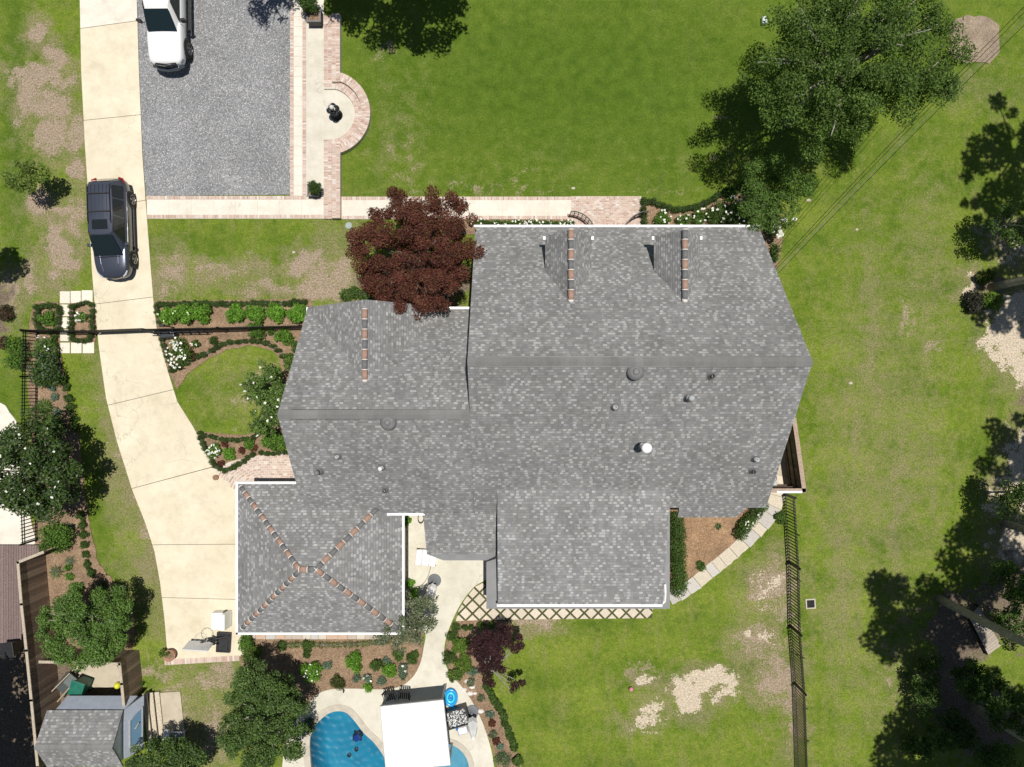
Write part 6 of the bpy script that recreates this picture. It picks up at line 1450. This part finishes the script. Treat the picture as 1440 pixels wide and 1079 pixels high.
# bed right of the patio path
for px, py, r, h, pal, n_, l in ((641, 882, .26, .4, G_MID + G_BOX, 700, 'clipped green ball at the upper left of the purple maple bed'), (654, 883, .2, .4, G_BOX, 450, 'small dark ball second in the row under the diamond pavers'), (662, 883, .16, .4, G_BOX, 350, 'smallest dark ball under the diamond pavers'), (676, 881, .22, .4, G_MID, 600, 'green ball just left of the purple maple top'), (691, 880, .22, .4, G_MID, 600, 'green ball hidden at the purple maple top'),
      (636, 896, .32, .5, G_MID + G_BOX, 900, 'dark green shrub at the patio path curve'), (648, 908, .52, .5, G_YEL + G_LIME[:2], 1500, 'strappy yellow green plant left of the purple maple'), (632, 926, .40, .5, G_BOX + G_MID, 1300, 'rounded dark green shrub hugging the patio path'), (652, 934, .46, .45, G_YEL + G_LIME[:1], 1300, 'strappy yellow green plant lower down beside the patio path'), (640, 950, .44, .45, G_YEL + G_MID, 1200, 'lowest strappy plant beside the patio path'), (665, 945, .3, .35, G_BLUE, 500, 'silvery plant between the strappy plants and the purple maple'),
      (707, 1068, .48, .35, G_MID + G_BLUE, 1000, 'agave like plant low in the right hand pool bed')): bush('shrub', l, 'shrub', px, py, r, h, n_, .09 if 'strappy' in l else .06, pal)
for i, (px, py, pal, l) in enumerate(((689, 1005, G_BLUE, 'silvery rosette uppermost in the right pool bed'), (692, 1017, C_RED, 'dark red rosette below the uppermost silvery one'), (693, 1033, G_GREY, 'pale rosette midway down the right pool bed'), (697, 1042, C_RED, 'lower dark red rosette in the right pool bed'), (703, 1050, G_BLUE, 'silvery rosette beside the lower dark red one'), (676, 982, G_GREY, 'pale spiky plant at the top of the right pool bed'), (662, 960, G_GREY, 'pale plant over the white rocks beside the deck'))): bush('rosette_plant', l, 'plant', px, py, .22, .22, 320, .10, pal)
for i, (px, py) in enumerate(((657, 958), (664, 966), (652, 970), (661, 975), (668, 975), (676, 1000))):
    t = simple('stone', ['pale rock highest in the right pool bed', 'pale rock second from the top in the right pool bed', 'pale rock beside the blue float', 'pale rock below the blue float level', 'pale rock right of the others near the deck', 'pale rock above the silvery rosettes'][i], 'stone', px, py, group='pale rocks in the right pool bed'); r = R.uniform(.08, .15); mb = MB(); mb.lathe([(r * .9, 0), (r, r * .3), (r * .6, r * .7), (.01, r * .75)], 7, sx=1.2, sy=.8); mb.build('rock', MT['limemortar'], t)
for i, (px, py, s) in enumerate(((429.5, 1003, 1.0), (418, 1021, 1.1))):
    t = simple('stepping_stone', ['upper pale stepping stone between the big dark tree and the pool', 'lower pale stepping stone between the big dark tree and the pool'][i], 'stepping stone', px, py); mb = MB(); mb.prism([(.36 * s * math.cos(a) * (1 + .12 * math.sin(2 * a + i)), .32 * s * math.sin(a)) for a in [k * math.pi / 8 for k in range(16)]], 0, .06, (.62, .58, .50)); mb.build('slab', MT['stone'], t)
bush('ground_cover', 'dark ground cover along the left rim of the pool coping', 'plant', 434, 1022, .5, .2, 1200, .05, G_MID, rx=.6, ry=1.1)
# left bed
bush('shrub', 'green shrub below the magnolia beside the iron fence', 'shrub', 76, 757, .85, 1.1, 3800, .10, G_MID + G_LIME[:1]); bush('shrub', 'dark shrub lower in the left bed below the gate fence', 'shrub', 61, 520, .95, 1.2, 3200, .11, G_DARK + G_BLUE[:1]); bush('shrub', 'light green rose shrub under the left fence, above the dark shrub', 'shrub', 62, 487, .62, .8, 1500, .09, G_LIME + G_GREY, fl=6, flr=.04)
bush('shrub', 'green leaves spilling over the iron fence at the far left', 'shrub', 22, 500, .8, .8, 2000, .10, G_MID + G_LIME[:1], rx=.8, ry=1.2)
for i, (px, py) in enumerate(((72, 545), (76, 558), (80, 580), (98, 741), (95, 799), (97, 812), (105, 826))): bush('silver_plant', ['silvery mound highest in the left bed', 'silvery mound second from the top in the left bed', 'silvery mound beside the spiky yucca', 'silvery mound next to the shrub below the magnolia', 'green mound first below the shed fence corner', 'green mound second below the shed fence corner', 'green mound lowest near the round dense tree'][i], 'plant', px, py, .24, .28, 420, .07, G_BLUE if i < 4 else G_LIME + G_MID, group='small mounds in the left bed')
def spiky(px, py, n_, L, w, pal, label, h=.35, name='yucca', droop=.5):
    x, y = W(px, py, h); t = thing(name, (x, y, 0), label, 'plant'); me = MB()
    for i in range(n_):
        a = i * 2.399; el = .2 + .9 * (i / n_); r = L * (1 - .35 * i / n_) * R.uniform(.85, 1.1); dx, dy = math.cos(a), math.sin(a); nx_, ny_ = -dy * w / 2, dx * w / 2
        P = [(0, 0, h * .3), (dx * r * .5 * math.cos(el), dy * r * .5 * math.cos(el), h * .3 + r * .5 * math.sin(el)), (dx * r * math.cos(el * .6), dy * r * math.cos(el * .6), h * .3 + r * math.sin(el) * (1 - droop))]
        me.add([(P[0][0] + nx_ * .6, P[0][1] + ny_ * .6, P[0][2]), (P[0][0] - nx_ * .6, P[0][1] - ny_ * .6, P[0][2]), (P[1][0] - nx_, P[1][1] - ny_, P[1][2]), (P[1][0] + nx_, P[1][1] + ny_, P[1][2]), (P[2][0], P[2][1], P[2][2])], [(0, 1, 2, 3), (3, 2, 4)], R.choice(pal))
    me.build('leaves', MT['leaf'], t); s = MB(); s.lathe([(.06, 0), (.08, h * .4), (.02, h * .5)], 8); s.build('stem', MT['bark'], t); return t
spiky(59, 573, 60, .62, .06, G_DARK + G_YEL[:2], 'spiky yucca beside the iron fence in the left bed'); spiky(68, 600, 110, .95, .07, G_DARK, 'dark fan shaped sago palm above the magnolia', .5, 'sago_palm'); spiky(75, 806, 34, .5, .05, G_GREY + G_YEL[:1], 'thin spiky plant near the board fence corner'); spiky(99, 582, 26, .35, .03, [(.25, .22, .13)] + G_YEL[:2], 'wispy straw coloured grass among the dotted shrubs', .25, 'grass_tuft'); spiky(96, 790, 26, .4, .04, G_GREY, 'wispy plant left of the dotted shrub row', .25, 'grass_tuft'); spiky(1011, 741, 14, .25, .07, G_DARK, 'small dark plant alone in the orange mulch behind the house', .2, 'small_plant')
# row of dotted round shrubs
DOT = [(75, 475), (76, 486), (77, 499), (88, 535), (92, 545), (96, 560), (98, 572), (103, 590), (105, 602), (113, 725), (115, 738), (117, 752), (118, 767), (120, 780), (121, 794), (127, 806), (112, 826), (144, 826)]
proto = None
ORD = ['first', 'second', 'third', 'fourth', 'fifth', 'sixth', 'seventh', 'eighth', 'ninth', 'tenth', 'eleventh', 'twelfth', 'thirteenth', 'fourteenth', 'fifteenth', 'sixteenth', 'seventeenth', 'eighteenth']
for i, (px, py) in enumerate(DOT):
    if proto is None: o = proto = bush('box_shrub', 'x', 'shrub', px, py, .23, .32, 620, .06, G_BOX + G_MID[:1])
    else: o = copy_tree(proto); x, y = W(px, py, .2); o.location = (x, y, 0); o.rotation_euler.z = R.uniform(0, 6.28); s = R.uniform(.85, 1.2); o.scale = (s, s, s)
    o['group'] = 'round box shrubs dotted along the left bed'; o['label'] = 'small round box shrub, %s from the top of the dotted row in the left bed' % ORD[i]
def hedge(name, label, pts, w, h, dens=900, pal=G_BOX, size=.05, step=.26, fl=0, cat='hedge'):
    P = [Vector(W(p[0], p[1], h * .6)) for p in smooth_line([tuple(map(float, p)) for p in pts], 4)]; L = sum((b - a).length for a, b in zip(P, P[1:])); o0 = P[0]; t = thing(name, (o0.x, o0.y, 0), label, cat); bl = []; n = max(2, int(L / step)); acc = 0; seg = 0
    cum = [0]
    for a, b in zip(P, P[1:]): cum.append(cum[-1] + (b - a).length)
    for i in range(n + 1):
        d = L * i / n; j = max(k for k in range(len(cum)) if cum[k] <= d + 1e-9); j = min(j, len(P) - 2); u = (d - cum[j]) / max(1e-6, cum[j + 1] - cum[j]); p = P[j].lerp(P[j + 1], u) - o0; q = w / 2 * R.uniform(.85, 1.15)
        bl.append((p.x + R.uniform(-.04, .04), p.y + R.uniform(-.04, .04), h * .5, max(q, step * .62), q, h * .55 * R.uniform(.85, 1.15)))
    leafy('foliage', bl, int(dens * L * max(w, .25)), size, pal, MT['leaf'], t, up=.45)
    s = MB(); s.tube([(b[0], b[1], h * .35) for b in bl], w * .22, 6); s.build('stems', MT['bark'], t)
    if fl: rr = [R.choice(bl) for _ in range(fl)]; flowers(t, [(b[0] + R.uniform(-.1, .1), b[1] + R.uniform(-w / 2, w / 2), h * 1.0) for b in rr], .04)
    return t
DENS = 5200
hedge('box_hedge', 'low clipped hedge along the upper edge of the bed from driveway to house', [(222, 427.5), (300, 427), (380, 426.5), (428, 425)], .32, .35, DENS); hedge('box_hedge', 'short low hedge along the driveway above the gate', [(219.5, 431), (221, 444), (223, 453)], .28, .35, DENS)
hedge('box_hedge', 'low hedge along the driveway beside the white rose bush', [(227, 478), (231, 490), (235, 502), (240, 516)], .28, .35, DENS); hedge('box_hedge', 'row of little box balls curving over the top of the oval lawn', [(243, 522), (258, 513), (270, 505), (281, 500), (296, 494), (312, 485), (335, 480), (360, 480), (380, 484), (392, 493), (397, 500)], .27, .3, DENS, step=.34)
hedge('box_hedge', 'low hedge curving under the oval lawn', [(288, 612), (305, 617), (325, 619), (345, 618), (362, 612), (375, 605)], .26, .3, DENS); hedge('box_hedge', 'low hedge bending round the left end of the bottom bed to the brick fan', [(280, 609), (284, 622), (291, 636), (298, 650), (306, 659), (320, 661), (334, 654), (347, 645), (354, 641)], .3, .35, DENS); hedge('box_hedge', 'short low hedge at the right of the brick fan by the wall', [(366, 638), (385, 638), (408, 637)], .27, .33, DENS)
hedge('box_hedge', 'square clipped hedge on the left of the stepping pavers', [(52, 432), (80, 431), (81, 448), (79, 465), (55, 464), (50, 448), (52, 434)], .33, .4, DENS); bush('shrub', 'bright green filling inside the left square hedge', 'shrub', 65, 448, .42, .5, 1500, .08, G_LIME + G_MID)
hedge('box_hedge', 'square clipped hedge between the stepping pavers and the driveway', [(100, 430), (127, 427), (128, 445), (127, 476), (112, 478), (100, 474), (99, 450), (100, 432)], .27, .38, DENS); bush('shrub', 'small roses inside the hedge square beside the driveway', 'shrub', 113, 446, .32, .4, 800, .08, G_LIME + G_GREY, fl=6, flr=.05)
hedge('box_hedge', 'wavy clipped hedge edging the rose bed at the upper right of the house', [(905, 282), (916, 283), (932, 289), (950, 294), (970, 293), (990, 287), (1012, 274), (1032, 265), (1052, 264)], .36, .4, DENS); hedge('box_hedge', 'short hedge down the right side of the brick landing', [(906, 284), (905, 300), (906, 312)], .4, .45, DENS)
hedge('flower_hedge', 'low hedge with white blossom along the house gutter left of the landing', [(664, 313), (700, 313.5), (760, 313.5), (804, 314)], .30, .5, DENS, G_BOX + G_MID, .06, fl=60)
hedge('rear_hedge', 'dense dark hedge in the corner right of the rear wing', [(951, 731), (953, 760), (955, 790), (957, 812), (953, 828)], .85, .9, 3600, G_MID + G_BOX, .07, .35); hedge('rear_hedge', 'thick green hedge curving beside the flagstone path', [(1071, 712), (1062, 722), (1052, 737), (1042, 752)], .75, .8, 3600, G_MID + G_BOX, .07, .35, fl=8)
hedge('liriope_edge', 'dark grassy edging between the pool bed and the rear lawn', [(684, 966), (695, 985), (706, 1005), (712, 1022), (718, 1038), (723, 1052)], .38, .3, 3600, G_MID + G_BOX, .09, .3); bush('shrub', 'green clump under the purple maple edge', 'shrub', 728, 1070, .34, .4, 900, .08, G_MID)
hedge('flower_edging', 'yellowish low flowers along the garage stone strip', [(400, 907), (440, 907), (480, 907), (515, 905), (545, 902)], .36, .22, 1500, G_YEL + [(.3, .27, .12)], .06, .3, cat='plants')
for px, py, r, h, n_, fl, l in ((932, 307, .45, .6, 1300, 8, 'green rose bush right of the brick landing'), (962, 311, .42, .5, 1000, 6, 'sparse green rose bush second from the landing'), (985, 305, .45, .6, 1200, 8, 'green rose bush in the middle of the upper rose bed'), (1012, 300, .62, .8, 2200, 12, 'darker rose bush left of the big dark one'), (1040, 303, .85, 1.0, 3600, 18, 'big dark rose bush dotted white at the upper right house corner'), (1028, 272, .42, .5, 1200, 4, 'bushy plant at the crest of the wavy hedge')):
    bush('rose_bush', l, 'shrub', px, py, r, h, n_, .08, G_DARK + G_MID if r > .5 else G_MID + G_LIME[:1], fl=fl, flr=.05)
bush('white_hydrangea', 'shrub of large white flower heads beside the right gable', 'shrub', 1088, 318, .55, 1.0, 900, .10, G_DARK, fl=0, rx=.7, ry=1.7)
t = simple('white_blooms', 'cluster of big white blooms at the right corner of the main roof', 'flowers', 1085, 310, .9); x0, y0, _ = t.location
for px, py in ((1062, 273), (1063, 280), (1061, 288), (1064, 297), (1064, 309), (1073, 280), (1075, 288), (1089, 310), (1091, 318), (1096, 320), (1098, 326), (1100, 330), (1087, 326), (1095, 332), (1105, 309), (1118, 308), (1102, 310)):
    x, y = W(px, py, 1.1); leafy('bloom', [(x - x0, y - y0, .15, .10, .10, .07)], 40, .08, WHITE, MT['petal'], t, up=.7, wide=.9)
bush('shrub', 'dark low shrub hugging the right gable below the white blooms', 'shrub', 1090, 355, .42, .5, 900, .08, G_DARK, rx=.6, ry=1.5)
# right woods
bush('two_tone_bush', 'small bush, bright yellow green, between the pine trunk and sand at right', 'shrub', 1397, 423, .46, .8, 1500, .09, G_YEL + G_LIME[:1]); bush('two_tone_bush', 'small orange green bush above the pine trunk at the right edge', 'shrub', 1389, 388, .42, .8, 1100, .09, G_YEL[:2] + G_MID + [(.16, .09, .02)]); bush('shrub', 'very dark glossy bush left of the bright yellow green one', 'shrub', 1371, 425, .60, .7, 1800, .10, [(.02, .022, .014), (.03, .03, .018)], m='waxleaf', rx=.75, ry=1.15); bush('shrub', 'dark reddish sprig just above the very dark bush', 'shrub', 1378, 392, .25, .5, 500, .09, [(.06, .025, .015)] + G_DARK[:2])
for px, py, hc, rp, n_, l, pal in ((1432, 825, 2.0, (34, 32), 4500, 'dense bright green tree at the right edge beside the plank ramp', G_MID), (1300, 960, 1.0, (24, 42), 3000, 'dark bush in the shade at the left of the pine wood', G_DARK), (1340, 1030, 1.2, (36, 30), 4200, 'dark mass of shrub near the bottom of the pine wood', G_DARK + G_MID[:1]), (1425, 880, 2.2, (26, 26), 3000, 'green tree at the right edge below the bright one', G_MID + G_DARK), (1400, 1065, 1.4, (34, 20), 2500, 'loose shrub at the bottom right corner', G_DARK + G_MID), (1385, 965, 2.6, (34, 30), 5000, 'feathery dark green tree between the two leaning pine trunks', G_DARK), (1425, 1000, 3.0, (30, 34), 5000, 'dark green tree on the right edge below the plank ramp', G_DARK + G_MID[:1]), (1432, 700, 2.6, (22, 26), 2600, 'dark leafy tree at the right edge above the pine trunk stub', G_DARK), (1436, 310, 3.0, (26, 40), 2400, 'thin leafy tree on the right edge above the sandy ground', G_DARK + G_MID[:1]), (1290, 1050, .9, (20, 18), 1500, 'low bush near the bottom edge where the wood begins', G_DARK)):
    tree('understory_tree', l, 'tree', (px - 12, py - 8), hc, (px, py), rp, hc * .45, n_, .11, pal, 22, .34, tr=.06, rag=.35, limbs=8)
bush('topiary_ball', 'clipped dark ball in the planter at the end of the side walk', 'shrub', 446, 268, .36, .6, 4200, .045, G_BOX, nc=9).location.z = .42
bush('shrub', 'large dark clipped shrub in the planter at the top of the side walk', 'shrub', 435, 6, .60, 1.0, 6000, .06, G_BOX + G_MID[:1]).location.z = .5
bush('potted_plant', 'straggly plant spilling from the terracotta pot on the driveway corner', 'plant', 233, 917, .24, .35, 350, .08, G_MID + G_YEL, rx=1.5).location.z = .2
for px, py, l in ((572, 733, 'leafy plant in the patio corner below the white gutter'), (577, 822, 'green plant by the garage wall above the olive tree'), (582, 835, 'round lime plant at the top of the olive tree')): bush('shrub', l, 'shrub', px, py, .24, .5, 450, .10, G_LIME, ry=1.3)
bush('shrub', 'small shrub in the thin grass between flagstones and iron fence', 'shrub', 1099, 729, .34, .45, 600, .08, G_MID, ry=1.3); bush('shrub', 'small bush at the lower end of the orange mulch', 'shrub', 987, 797, .26, .35, 450, .08, G_MID, ry=1.2)
bush('shrub', 'brown leaved shrub at the far left edge below the tree shadow', 'shrub', 6, 440, .45, .6, 900, .09, [(.07, .04, .03), (.10, .06, .04)] + G_DARK[:1], ry=1.3); bush('shrub', 'brownish shrub at the far left edge above the lawn strip', 'shrub', 3, 482, .35, .5, 600, .09, [(.07, .04, .03), (.12, .07, .05)])
bush('shrub', 'dark green shrub beside the shed at the fence end', 'shrub', 193, 962, .28, .3, 700, .07, G_DARK + G_MID[:1])
hedge('ivy', 'ivy and weeds at the foot of the left wing front wall by the maple', [(487, 415), (500, 410), (515, 415), (540, 425)], .6, .5, 2400, G_DARK + G_MID, .08, .35)
